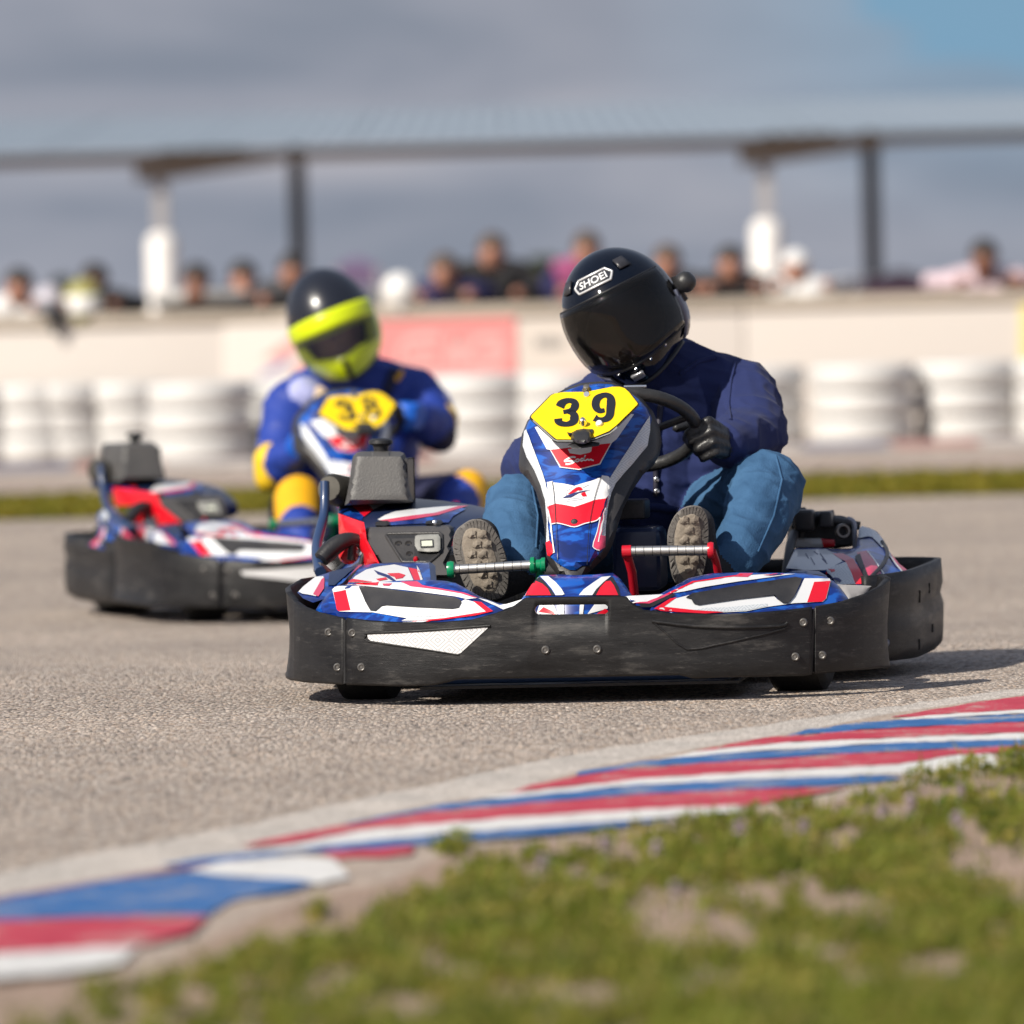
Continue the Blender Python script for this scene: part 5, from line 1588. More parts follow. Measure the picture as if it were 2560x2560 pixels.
for x, y in ((840, 1332), (948, 1332), (958, 1442)):
    q = c6(x, y)[0]
    gpn.decal([(q[0] + 5.5 * math.cos(a), q[1] + 5.5 * math.sin(a)) for a in np.linspace(0, 2 * math.pi, 14, False)], INK, 3, 'switch_eye')
lathe('red_button', [(0, 0.012), (0.005, 0.01), (0.006, 0), (0, 0)], gpn.at(*c6(1030, 1490)[0], 0.004), (0, -1, -0.2), REDP, gpn.o, 12)
for a in (c6(590, 1130, 600, 1095, 640, 1082, 730, 1080, 745, 1120, 700, 1135), c6(1125, 1115, 1140, 1085, 1180, 1075, 1300, 1070, 1320, 1100, 1290, 1125)):
    lt = Relief('latch', a, lambda px, py: ec_d(px, py) - 0.035, BLACKP, kart, 0.02, (3, 0.006), 5)
lathe('bolt', [(0, 0.006), (0.004, 0.005), (0.006, 0), (0, 0)], F(*c6(1235, 1100)[0], 0.38), (0, -1, 0.3), CHROME, kart, 10)

tk_d = lambda px, py: np.interp(py, [1128, 1135, 1260], [0.645, 0.62, 0.59]) + 0 * px
tank = Relief('fuel_tank', c6(265, 915, 290, 800, 320, 620, 345, 430, 358, 385, 395, 352, 450, 338, 660, 334, 860, 338, 905, 360, 930, 410, 945, 560, 965, 760, 1000, 880, 940, 890, 600, 900), tk_d, TANKP, kart, 0.15, (14, 0.035), 9)
lathe('tank_cap', [(0, 0.026), (0.020, 0.025), (0.027, 0.021), (0.028, 0.014), (0.018, 0.008), (0.015, -0.012), (0, -0.012)], F(*c6(655, 316)[0], 0.69), (0, 0, 1), BLACKP, kart, 20)
box('tank_dark_side', tuple(F(*c6(940, 890)[0], 0.63)), tuple(F(*c6(985, 400)[0], 0.76)), GREYP, kart, 0.006)  # darker box along the tank's right side
tube('exhaust_guard', [F(801, 1431, 0.32), F(793, 1390, 0.42), F(793, 1359, 0.50), F(803, 1317, 0.57), F(810, 1286, 0.60), F(812, 1245, 0.62), F(812, 1204, 0.63)], [0.013, 0.0125, 0.0125, 0.012, 0.011, 0.011, 0.011], FRAMEB, kart, 12, False, 4)
lathe('exhaust', [(0, 0.045), (0.028, 0.044), (0.036, 0.03), (0.038, -0.1), (0.03, -0.14), (0, -0.14)], F(844, 1226, 0.72), (-0.35, -1, 0.15), mat('sooty_steel', (0.08, 0.075, 0.065), rough=0.5, metal=0.6, var=0.6, vscale=20), kart, 20)
tube('intake_hose', [F(*q, 0.36 + 0.012 * i) for i, q in enumerate(c7(500, 1440, 590, 1345, 710, 1250, 830, 1205, 940, 1215, 1010, 1280, 1060, 1350))], [0.019, 0.021, 0.02, 0.017, 0.014, 0.012, 0.011], BLACKP, kart, 12, False, 4)
tube('engine_pipe', [F(*q, 0.40) for q in c7(880, 1230, 870, 1330, 860, 1450)], 0.010, BLACKP, kart, 10, False, 4)
tube('engine_pipe', [F(*q, 0.38) for q in c7(1040, 1340, 1000, 1420, 980, 1500)], 0.006, BLACKP, kart, 10, False, 4)
box('engine_block', (-0.50, 0.50, 0.05), (-0.20, 0.84, 0.27), BOLTM, kart, 0.02)
lathe('red_knob', [(0, 0.02), (0.02, 0.018), (0.024, 0), (0, 0)], F(872, 1385, 0.44), (0, -1, 0.1), es.o.data.materials[0], kart, 14)
lathe('guard_highlight', [(0, 0.012), (0.013, 0.011), (0.015, 0.0), (0.012, -0.03), (0, -0.03)], F(802, 1424, 0.34), (-0.5, -0.4, 0.4), BOLTM, kart, 14)  # added stub that stands for a small greyish highlight

# ---- second kart: the same machine further back, turning in
K2 = Matrix.Translation((-0.474, 21.75, -0.056)) @ Matrix.Rotation(R(15.0), 4, 'Z')
kart2 = copy_tree(kart)
kart2.matrix_world = K2


def digit_sheet(k, polys, holes=()):
    pn = [c for c in k.children if c.name.split('.')[0] == 'number_plate'][0]
    for poly in polys:
        P, T = tri_poly([tuple(p) for p in catmull(poly, 4, True)], 8)
        plate.sheet(P, T, INK, 3, 'numeral', pn)


def loop(outer, inner):                              # one outline with a slit, for figures with an eye
    i0 = int(np.argmin([np.hypot(outer[0][0] - p[0], outer[0][1] - p[1]) for p in inner]))
    return outer, inner[i0:] + inner[:i0]


def numeral(k, strokes, name='numeral'):
    pn = [c for c in k.children if c.name.split('.')[0] == 'number_plate'][0]
    V, Fc = [], []
    for pts, w in strokes:
        P, T = ribbon2d(pts, w, 6)
        b = len(V)
        V += [tuple(p) for p in P]
        Fc += [tuple(i + b for i in t) for t in T]
    plate.sheet(np.array(V), Fc, INK, 3, name, pn)


THREE = [(pl(580, 450, 605, 400, 670, 355, 750, 345, 810, 372, 825, 420, 800, 475, 740, 510, 635, 530), [22, 21, 15, 12.5, 17, 20, 18, 12, 10]),
         (pl(700, 520, 770, 540, 810, 590, 805, 660, 760, 705, 690, 725, 610, 715, 560, 680, 552, 635), [10, 15, 21, 21.5, 16, 12.5, 14.5, 19, 20])]
NINE = [(pl(1300, 500, 1230, 510, 1175, 470, 1155, 400, 1180, 320, 1250, 270, 1330, 258, 1390, 300, 1405, 380, 1395, 480, 1385, 570, 1340, 630, 1270, 655, 1190, 650, 1140, 620), [10, 13, 18, 20, 19, 14, 13, 19, 22, 21, 20, 17, 13, 14, 18])]
EIGHT = [(pl(1290, 440, 1215, 420, 1180, 370, 1200, 300, 1270, 262, 1350, 270, 1395, 320, 1380, 390, 1290, 440, 1200, 480, 1150, 550, 1170, 620, 1250, 660, 1340, 650, 1395, 590, 1390, 510, 1290, 440), [10, 14, 15, 14, 10, 11, 15, 14, 10, 13, 16, 15, 11, 12, 16, 15, 10])]
numeral(kart, THREE)
numeral(kart, NINE)
numeral(kart2, THREE)
numeral(kart2, EIGHT)
tag(kart, 'blue, white and red racing kart with yellow plate 39, nearest the kerb', 'kart', 'racing karts on the track')
tag(kart2, 'blue, white and red racing kart with yellow plate 38, following behind', 'kart', 'racing karts on the track')


# ================================================================== PEOPLE
K2N, K2I = np.array(K2), np.array(K2.inverted())


def F2(px, py, y):
    d = ray(px, py) @ K2I[:3, :3].T
    e = K2I[:3, :3] @ EYE + K2I[:3, 3]
    t = (np.asarray(y, float) - e[1]) / d[..., 1]
    return e + d * np.asarray(t)[..., None]


JACKET = mat('navy_fleece', (0.018, 0.027, 0.098), rough=0.85, var=0.4, vscale=260, var_col=(0.026, 0.038, 0.125), bump=0.25, bscale=14, sheen=0.05, spec=0.2)
DENIM = mat('blue_denim', (0.058, 0.142, 0.272), rough=0.85, var=0.8, vscale=9, var_col=(0.022, 0.065, 0.14), bump=0.25, bscale=240, spec=0.2)
GLOVE = mat('black_leather', (0.012, 0.012, 0.013), rough=0.38, bump=0.25, bscale=90, var=0.4, vscale=60, var_col=(0.04, 0.04, 0.042))
SHOE = mat('dark_shoe_fabric', (0.02, 0.02, 0.024), rough=0.8, bump=0.3, bscale=200)
SOLE = mat('dusty_tan_rubber', (0.30, 0.26, 0.21), rough=0.85, var=0.7, vscale=40, var_col=(0.22, 0.185, 0.15), bump=0.2, bscale=150)
SOLEG = mat('dusty_grey_rubber', (0.155, 0.145, 0.135), rough=0.85, var=0.6, vscale=40, var_col=(0.13, 0.12, 0.11), bump=0.2, bscale=150)
SKIN = mat('skin', (0.36, 0.175, 0.115), rough=0.55, var=0.3, vscale=18, var_col=(0.5, 0.22, 0.16))
SUITB = mat('royal_blue_suit', (0.010, 0.036, 0.27), rough=0.6, var=0.4, vscale=14, var_col=(0.02, 0.06, 0.36), bump=0.2, bscale=22)
SUITL = mat('pale_lilac_suit_highlight', (0.34, 0.36, 0.62), rough=0.6)
SUITD = mat('dark_navy_suit_panel', (0.012, 0.014, 0.05), rough=0.6)
SUITY = mat('yellow_suit_panel', (0.80, 0.52, 0.01), rough=0.6, var=0.3, vscale=20)
SUITO = mat('orange_yellow_knee', (0.85, 0.44, 0.005), rough=0.6, var=0.3, vscale=20)
SUITG = mat('grey_knee_patch', (0.10, 0.095, 0.09), rough=0.7)
GLOVEB = mat('bright_blue_glove', (0.004, 0.10, 0.52), rough=0.45)
HBLACK = mat('gloss_black_helmet', (0.002, 0.004, 0.010), rough=0.05, coat=0.0, spec=0.4, var=0.0, bump=0.0)
HSATIN = mat('satin_black_helmet', (0.012, 0.014, 0.022), rough=0.30, coat=0.3)
VISOR = mat('smoked_visor', (0.005, 0.0045, 0.004), rough=0.02, coat=0.0, spec=0.5, trans=0.62)
VISOR2 = mat('grey_smoked_visor', (0.03, 0.032, 0.05), rough=0.05, coat=0.0, trans=0.30)
NEON = mat('fluorescent_yellow', (0.62, 0.74, 0.0), rough=0.3, coat=0.4)
TRIMB = mat('rubber_trim', (0.008, 0.008, 0.009), rough=0.45)
BADGE = mat('silver_badge', (0.72, 0.72, 0.72), rough=0.3, metal=0.4)


def px_seg(Fn, sc):
    def f(a, ra, b, rb, m):
        return (Fn(*a), ra, Fn(*b), rb, m)
    return f


def finger(Fn, pts, r, m):
    return [(Fn(*a), r * (1 - 0.06 * i), Fn(*b), r * (0.94 - 0.06 * i), m) for i, (a, b) in enumerate(zip(pts, pts[1:]))]


S = px_seg(F, 1)
seg = [
    S((1560, 1290, .80), .125, (1575, 1065, .74), .12, 0), S((1715, 1290, .80), .125, (1765, 1050, .76), .115, 0),
    S((1640, 1250, .69), .120, (1640, 1110, .68), .110, 0), S((1560, 1180, .70), .10, (1740, 1180, .70), .10, 0),
    S((1480, 1035, .73), .080, (1620, 945, .75), .09, 0), S((1640, 940, .74), .095, (1846, 992, .74), .088, 0),
    S((1600, 945, .76), .075, (1690, 902, .80), .058, 0), S((1610, 900, .74), .075, (1590, 840, .70), .07, 0),
    # left arm: shoulder, elbow, wrist
    S((1850, 995, .74), .088, (1882, 1085, .60), .078, 0), S((1880, 1088, .60), .076, (1818, 1110, .425), .052, 0),
    # right arm
    S((1480, 1035, .73), .080, (1335, 1170, .60), .073, 0), S((1335, 1168, .58), .072, (1420, 1120, .42), .05, 0),
    # legs
    S((1715, 1340, .80), .105, (1915, 1222, .40), .082, 1), S((1920, 1218, .40), .082, (1890, 1300, .24), .074, 1), S((1890, 1300, .24), .073, (1840, 1400, .09), .056, 1),
    S((1550, 1340, .80), .105, (1302, 1272, .40), .078, 1), S((1298, 1270, .40), .078, (1290, 1330, .24), .072, 1), S((1290, 1330, .24), .070, (1308, 1405, .09), .056, 1),
    S((1600, 1340, .80), .11, (1680, 1340, .80), .11, 1),
    # feet
    S((1822, 1420, .08), .045, (1752, 1440, .05), .042, 3), S((1752, 1430, .05), .042, (1738, 1315, .03), .044, 3),
    S((1300, 1430, .08), .045, (1232, 1460, .05), .042, 3), S((1228, 1450, .05), .042, (1200, 1345, .03), .044, 3),
    # head inside the helmet
    S((1572, 800, .66), .088, (1556, 830, .63), .085, 4), S((1585, 870, .70), .06, (1575, 830, .66), .07, 4),
]
# left hand closed round the rim
seg += [S((1796, 1104, .40), .036, (1788, 1102, .38), .034, 2), S((1800, 1082, .38), .020, (1806, 1128, .375), .019, 2), S((1790, 1095, .375), .026, (1790, 1120, .37), .022, 2)]
for pts, r in (([(1800, 1072, .365), (1772, 1052, .325), (1722, 1082, .325), (1716, 1096, .35)], .0130),
               ([(1811, 1092, .362), (1779, 1078, .318), (1730, 1100, .318), (1726, 1112, .35)], .0125),
               ([(1815, 1115, .360), (1784, 1105, .318), (1748, 1122, .320), (1742, 1130, .35)], .0120),
               ([(1812, 1136, .360), (1790, 1131, .324), (1765, 1143, .326), (1757, 1148, .35)], .0108)):
    seg += finger(F, pts, r, 2)
seg += finger(F, [(1796, 1080, .40), (1755, 1066, .405), (1718, 1063, .385), (1692, 1070, .365)], .0135, 2)
# right hand, mostly behind the front panel
seg += [S((1420, 1120, .42), .04, (1412, 1095, .38), .036, 2)]
for k in range(4):
    seg += finger(F, [(1400, 1075 + 20 * k, .37), (1408, 1072 + 20 * k, .33), (1440, 1078 + 20 * k, .335)], .0122, 2)
seg += finger(F, [(1415, 1080, .40), (1440, 1060, .40), (1455, 1062, .38)], .0130, 2)
d1 = body('person', seg, [JACKET, DENIM, GLOVE, SHOE, SKIN], 0.0048, None, K1, 2, {0: 0.0065, 1: 0.006}, 7.5)
tag(d1, 'driver in a navy fleece, blue jeans and a glossy black full-face helmet', 'person')

bvh1 = BVHTree.FromPolygons([v.co[:] for v in d1.data.vertices], [tuple(p.vertices) for p in d1.data.polygons])


def on_body(bvh, Fn, pts, name, w, m, parent, lift=0.002):
    Q = densify(pts, 6, False)
    out = []
    e = Fn(Q[0][0], Q[0][1], -5.0)
    for q in Q:
        a, b = Fn(q[0], q[1], -3.0), Fn(q[0], q[1], 3.0)
        h = bvh.ray_cast(Vector(a), Vector(b - a).normalized())
        if h[0]:
            out.append(np.array(h[0]) + np.array(h[1]) * lift)
    if len(out) > 2:
        return tube(name, out, w, m, parent, 8)


ZIP = mat('dark_zip_tape', (0.02, 0.018, 0.035), rough=0.6)
on_body(bvh1, F, [(1655, 985), (1645, 1080), (1640, 1150), (1640, 1240)], 'zip', 0.007, ZIP, d1)
for q in ((1642, 1200), (1643, 1229)):
    a = F(*q, -3.0)
    h = bvh1.ray_cast(Vector(a), Vector(F(*q, 3.0) - a).normalized())
    if h[0]:
        lathe('zip_pull', [(0, 0.012), (0.006, 0.010), (0.008, 0.0), (0, 0)], np.array(h[0]), (0, -1, 0.1), CHROME, d1, 12)
on_body(bvh1, F, [(1838, 905), (1828, 950), (1822, 1010), (1826, 1050)], 'sleeve_seam', 0.0035, JACKET, d1, 0.001)


for q in ([(1940, 1140), (1955, 1200), (1935, 1290), (1895, 1380)], [(1330, 1215), (1345, 1290), (1340, 1370)]):
    on_body(bvh1, F, q, 'trouser_seam', 0.0028, DENIM, d1, 0.0)
on_body(bvh1, F, [(1700, 935), (1745, 905), (1790, 893)], 'hood_seam', 0.006, JACKET, d1, 0.0)
on_body(bvh1, F, [(1530, 1262), (1640, 1268), (1740, 1285)], 'jacket_hem', 0.010, JACKET, d1, 0.002)


# ---- shoes: soles towards us, with lugs
def sole(name, outline, core, cells, dpt, parent):
    s_ = Relief(name, outline, dpt, SOLEG, parent, 0.03, (14, 0.012), 8, 3)
    pts = np.array(core)
    Relief('tread_plate', core, lambda px, py: dpt(px, py) - 0.004, SOLE, s_.o, 0.012, (3, 0.003), 8, 3)
    O = np.array(catmull(core, 3, True))
    for gy in np.arange(pts[:, 1].min() + 4, pts[:, 1].max() - 6, 25.0):
        row = int((gy - pts[:, 1].min()) // 25)
        for gx in np.arange(pts[:, 0].min() + (row % 2) * 13 - 16, pts[:, 0].max(), 27.0):
            q = [(gx + random.uniform(-2, 2), gy + 2), (gx + 7, gy + 6), (gx + 14, gy + random.uniform(-1, 2)), (gx + 23, gy + 3), (gx + 22, gy + 12), (gx + 24, gy + 19), (gx + 15, gy + 17), (gx + 9, gy + 21), (gx + 1, gy + 17), (gx + 3, gy + 9)]
            if inside(O, np.array([(gx + 12, gy + 10), (gx + 3, gy + 10), (gx + 21, gy + 10)])).all():
                Relief('tread_lug', q, lambda px, py: dpt(px, py) - 0.011, SOLE, s_.o, 0.010, (3, 0.004), 8)
    # rim blocks all round
    O = densify(catmull(outline, 3, True), 24)
    c = np.array(O).mean(0)
    for i in range(0, len(O) - 1):
        a, b = O[i], O[(i + 1) % len(O)]
        a2, b2 = a + (b - a) * 0.10, a + (b - a) * 0.90
        q = [c + (a2 - c) * 0.975, c + (b2 - c) * 0.975, c + (b2 - c) * 0.74, c + (a2 - c) * 0.74]
        Relief('tread_lug', [tuple(z) for z in q], lambda px, py: dpt(px, py) - 0.005, SOLEG, s_.o, 0.014, (3, 0.004), 9)
    return s_


sole('shoe', [(1700, 1275), (1725, 1264), (1752, 1267), (1768, 1290), (1772, 1340), (1766, 1400), (1752, 1450), (1730, 1470), (1700, 1468), (1680, 1440), (1672, 1390), (1668, 1340), (1680, 1300)],
     [(1702, 1296), (1735, 1285), (1750, 1310), (1752, 1350), (1745, 1400), (1735, 1440), (1712, 1448), (1694, 1420), (1686, 1360), (1690, 1320)], None, lambda px, py: -0.035 + (np.asarray(py) - 1380) * 0.0003 + ((np.asarray(px) - 1715) / 60) ** 2 * 0.01, d1)
sole('shoe', [(1158, 1310), (1182, 1298), (1212, 1302), (1238, 1326), (1258, 1368), (1270, 1410), (1272, 1450), (1262, 1488), (1230, 1502), (1195, 1500), (1165, 1470), (1145, 1420), (1132, 1370), (1138, 1330)],
     [(1165, 1326), (1190, 1320), (1215, 1335), (1235, 1380), (1245, 1430), (1240, 1475), (1215, 1482), (1185, 1462), (1165, 1410), (1155, 1360)], None, lambda px, py: -0.035 + (np.asarray(py) - 1400) * 0.0002 + ((np.asarray(px) - 1200) / 65) ** 2 * 0.01, d1)


# ---- helmets
def hp(az, el, k=1.0, chin=1.0):
    a, b, c = 0.132, 0.158, 0.153
    ce, se = math.cos(el), math.sin(el)
    fr_ = max(0.0, math.cos(az))
    t = min(1.0, max(0.0, -se / 0.62))
    t = t * t * (3 - 2 * t)
    q = t * fr_ ** 1.2 * chin
    x = a * ce * math.sin(az) * (1 - 0.16 * q)
    y = -b * ce * math.cos(az) * (1 - 0.03 * t) - 0.024 * q
    z = c * se - 0.042 * q
    if se < 0:
        x *= 1 + 0.10 * t * (1 - fr_)
        y += 0.012 * t * (1 - fr_)
    return np.array([x, y, z]) * k


def grid_patch(name, azs, els, k, m, parent, thick=0.004, fn=None):
    V = [hp(a, e, k) for e in els for a in azs]
    n = len(azs)
    Fc = [(i * n + j, i * n + j + 1, (i + 1) * n + j + 1, (i + 1) * n + j) for i in range(len(els) - 1) for j in range(n - 1)]
    if fn:
        Fc = [f for f in Fc if fn(f, n)]
    o = mesh(name, V, Fc, m, parent, 60)
    bm = bmesh.new()
    bm.from_mesh(o.data)
    if sum(f.calc_center_median().dot(f.normal) for f in bm.faces) < 0:
        bmesh.ops.reverse_faces(bm, faces=bm.faces)
    bm.to_mesh(o.data)
    bm.free()
    if thick:
        md = o.modifiers.new('thickness', 'SOLIDIFY')
        md.thickness, md.offset = thick, 1
    return o


def helmet(person, centre, Rw, KM, style):
    """helmet worn by a driver; Rw turns the head in the world"""
    M = Matrix.Translation(Vector(centre)) @ (KM.to_3x3().inverted() @ Rw).to_4x4()
    h = empty('helmet', None, person)
    h.matrix_local = M
    azs = [R(-180 + 5 * i) for i in range(73)]
    top_el, lo_el, eye = (R(18), R(-27), R(64)) if style == 1 else (R(-8), R(-27), R(58))
    els = sorted(set([R(90), R(86), R(80), R(74), R(68), R(62), R(56), R(50), R(45), R(40), R(35), R(30), R(25), R(21), R(18), R(15), R(11), R(8), R(4), 0, R(-5), R(-10), R(-15), R(-20), R(-24), R(-27), R(-31), R(-36), R(-41), R(-46), R(-50), R(-53)]), reverse=True)
    n = len(azs)

    def keep(f, n_):
        i, j = f[0] // n_, f[0] % n_
        mid = (els[i] + els[i + 1]) / 2
        am = (azs[j] + azs[j + 1]) / 2
        return not (lo_el < mid < top_el and abs(am) < eye)
    sh = grid_patch('helmet_shell', azs, els, 1.0, None, h, 0.0, keep)
    ms = [HBLACK] if style == 1 else [HSATIN, NEON]
    for m in ms:
        sh.data.materials.append(m)
    bm = bmesh.new()
    bm.from_mesh(sh.data)
    bmesh.ops.remove_doubles(bm, verts=bm.verts, dist=1e-5)
    bm.to_mesh(sh.data)
    bm.free()
    if style == 2:
        for p in sh.data.polygons:
            c = p.center
            z = sum(sh.data.vertices[v].co.z for v in p.vertices) / len(p.vertices)
            if z < 0.153 * math.sin(R(0)) and c.y < 0.045:
                p.material_index = 1
    md = sh.modifiers.new('thickness', 'SOLIDIFY')
    md.thickness, md.offset = 0.02, -1
    va = [R(-78 + 4 * i) for i in range(40)]
    if style == 1:
        ve = [R(-30 + 5.2 * i) for i in range(11)]
        grid_patch('visor', va, ve, 1.026, VISOR, h, 0.003)
        for el_, r_ in ((-30.4, 0.0035), (22.6, 0.003)):
            tube('visor_trim', [hp(a, R(el_), 1.024) for a in va], r_, TRIMB, h, 8)
        tube('neck_trim', [hp(a, R(-52), 1.0) for a in azs[:-1]], 0.0055, TRIMB, h, 8, True)
        grid_patch('chin_vent', [R(-9 + 3 * i) for i in range(7)], [R(-42), R(-40), R(-38), R(-36)], 1.02, mat('chrome_grey_vent', (0.35, 0.36, 0.38), rough=0.25, metal=0.6), h, 0.006)
        for az_, el_ in ((-24, -32.5), (2, -32.8), (24, -32.2), (46, -30.8)):
            lathe('visor_screw', [(0, 0.004), (0.003, 0.0035), (0.0045, 0), (0, 0)], hp(R(az_), R(el_), 1.022), hp(R(az_), R(el_)), CHROME, h, 10)
        for az_ in (-44, 43):
            grid_patch('brow_vent', [R(az_ - 8 + 4 * i) for i in range(5)], [R(36), R(42), R(48)], 1.012, mat('dark_vent', (0.03, 0.03, 0.035), rough=0.35), h, 0.004)
        grid_patch('side_plate', [R(81 + 5 * i) for i in range(7)], [R(-44 + 7 * i) for i in range(7)], 1.012, mat('grey_sheen_plate', (0.13, 0.14, 0.19), rough=0.2), h, 0.005)  # bluish sheen on both helmet sides is put into the plate colour
        grid_patch('side_plate', [R(-72 + 6 * i) for i in range(6)], [R(-50 + 3 * i) for i in range(6)], 1.012, mat('grey_sheen_plate', (0.13, 0.14, 0.19), rough=0.2), h, 0.005)
        # maker's badge on the brow
        P, T, asp = text2d('SHOEI', 0.015)

        def wrap(p, lift):
            u, v = p[..., 0], p[..., 1]
            return np.array([hp(float(a), float(b), 1.0 + lift) for a, b in zip(R(-1) + u, R(38) + v)])
        hexa = np.array([(-0.47, 0), (-0.36, 0.115), (0.36, 0.115), (0.47, 0), (0.36, -0.115), (-0.36, -0.115)])
        O = np.array(densify(hexa, 0.03))
        tube('badge_rim', list(wrap(O, 0.012)), 0.0028, BADGE, h, 8, True)
        P2, T2 = tri_poly([tuple(q) for q in hexa], 0.05)
        me = bpy.data.meshes.new('badge_field')
        me.from_pydata([tuple(v) for v in wrap(P2, 0.008)], [], T2)
        link('badge_field', me, INK, h, 60)
        Q = np.stack([(P[:, 0] / asp - 0.5) * 0.66, (P[:, 1] - 0.5) * 0.125], 1)
        me = bpy.data.meshes.new('badge_word')
        me.from_pydata([tuple(v) for v in wrap(Q, 0.022)], [], T)
        link('badge_word', me, WHITE, h, 60)
        # small round intercom knob on the side
        c = hp(R(96), R(-3), 1.0)
        lathe('intercom_knob', [(0, 0.052), (0.014, 0.050), (0.022, 0.042), (0.025, 0.03), (0.024, 0.02), (0.016, 0.012), (0.014, -0.005), (0, -0.005)], c, (1, -0.15, 0.25), BLACKP, h, 20)
        tube('intercom_arm', [c + np.array([0.01, 0.0, 0.03]), c + np.array([0.006, 0.0, 0.0]), c + np.array([0.006, 0.01, -0.03])], 0.008, BLACKP, h, 8)
    else:
        ve = [R(-27.5 + 4.0 * i) for i in range(10)]
        grid_patch('visor', [R(-70 + 4 * i) for i in range(36)], [R(-28 + 2.6 * i) for i in range(11)], 1.02, VISOR2, h, 0.003)
        grid_patch('visor_strip', [R(-74 + 4 * i) for i in range(38)], [R(-7), R(-3), R(1), R(5), R(9)], 1.028, NEON, h, 0.003)
        tube('chin_slot', [hp(0.0, R(e_), 1.008) for e_ in (-29, -36, -42, -48, -53)], 0.0085, TRIMB, h, 8)
        tube('neck_trim', [hp(a, R(-52), 1.0) for a in azs[:-1]], 0.0055, TRIMB, h, 8, True)
    return h


def turn(yaw, pitch, roll):
    return (Matrix.Rotation(R(roll), 3, 'Y') @ Matrix.Rotation(R(yaw), 3, 'Z') @ Matrix.Rotation(R(pitch), 3, 'X'))


helmet(d1, F(1556, 782, 0.60), turn(-13, 0, -25), K1, 1)

# ---- second driver
S = px_seg(F2, 1)
seg = [
    S((820, 1240, .80), .125, (800, 1050, .74), .12, 0), S((940, 1240, .80), .125, (960, 1040, .76), .115, 0),
    S((885, 1200, .70), .115, (880, 1060, .70), .110, 0), S((800, 1100, .74), .11, (960, 1100, .74), .11, 0),
    S((725, 1015, .72), .082, (850, 950, .76), .09, 0), S((870, 950, .76), .09, (1035, 985, .74), .082, 0),
    S((880, 930, .76), .07, (870, 890, .74), .068, 2),
    S((1040, 985, .74), .082, (1085, 1065, .58), .068, 0), S((1085, 1066, .58), .066, (1046, 1045, .42), .05, 0),
    S((722, 1020, .72), .082, (690, 1165, .56), .066, 0), S((690, 1166, .56), .064, (745, 1130, .42), .05, 0),
    S((672, 1150, .55), .05, (672, 1195, .55), .046, 3), S((1112, 1045, .60), .045, (1105, 1085, .58), .045, 3), S((1085, 1080, .56), .060, (1100, 1090, .56), .055, 2),
    S((700, 1090, .66), .060, (690, 1120, .62), .062, 1), S((1085, 1000, .70), .05, (1095, 1015, .68), .05, 1), S((760, 985, .67), .055, (770, 990, .66), .05, 1),  # pale lilac highlights on arms and shoulder, set as suit colour
    # legs
    S((940, 1280, .80), .10, (1150, 1236, .40), .072, 2), S((1156, 1236, .40), .074, (1140, 1300, .2), .066, 0), S((1140, 1300, .2), .065, (1100, 1390, .09), .05, 0),
    S((1168, 1226, .385), .068, (1160, 1275, .30), .062, 4),
    S((820, 1280, .80), .10, (748, 1262, .40), .076, 0), S((746, 1262, .40), .076, (750, 1330, .2), .066, 0), S((750, 1330, .2), .065, (775, 1400, .09), .05, 0),
    S((746, 1248, .385), .077, (748, 1318, .25), .073, 4), S((750, 1290, .30), .068, (754, 1345, .19), .066, 5), S((1160, 1262, .36), .060, (1150, 1300, .24), .055, 5),
    S((850, 1290, .80), .11, (920, 1290, .80), .11, 2),
    S((1095, 1400, .08), .042, (1030, 1410, .05), .04, 2), S((1030, 1410, .05), .04, (1025, 1330, .03), .042, 2),
    S((780, 1410, .08), .042, (790, 1420, .05), .04, 2), S((800, 1415, .05), .04, (805, 1340, .03), .042, 2),
    S((838, 830, .66), .086, (842, 862, .64), .08, 6), S((838, 826, .600), .062, (840, 850, .590), .05, 6), S((834, 838, .535), .013, (836, 852, .522), .016, 6), S((858, 905, .72), .055, (848, 870, .68), .06, 6),
    # gloves
    S((745, 1130, .42), .046, (752, 1105, .38), .042, 7), S((1046, 1045, .42), .042, (1030, 1035, .38), .038, 7),
]
for k in range(4):
    seg += finger(F2, [(740 + 4 * k, 1075 + 21 * k, .37), (752 + 3 * k, 1072 + 21 * k, .32), (782 + k, 1078 + 21 * k, .325)], .0135, 7)
    seg += finger(F2, [(1052 - 3 * k, 1018 + 17 * k, .37), (1040 - 3 * k, 1016 + 17 * k, .33), (1012 - k, 1020 + 17 * k, .335)], .0130, 7)
seg += finger(F2, [(755, 1090, .40), (775, 1068, .40), (792, 1068, .38)], .0138, 7)
seg += finger(F2, [(1035, 1030, .40), (1015, 1010, .40), (1000, 1012, .38)], .0135, 7)
d2 = body('person', seg, [SUITB, SUITL, SUITD, SUITY, SUITO, SUITG, SKIN, GLOVEB], 0.009, None, K2, 4, {0: 0.006}, 8.0)
tag(d2, 'driver in a royal blue race suit and a black and fluorescent yellow helmet', 'person')
bvh2 = BVHTree.FromPolygons([v.co[:] for v in d2.data.vertices], [tuple(p.vertices) for p in d2.data.polygons])
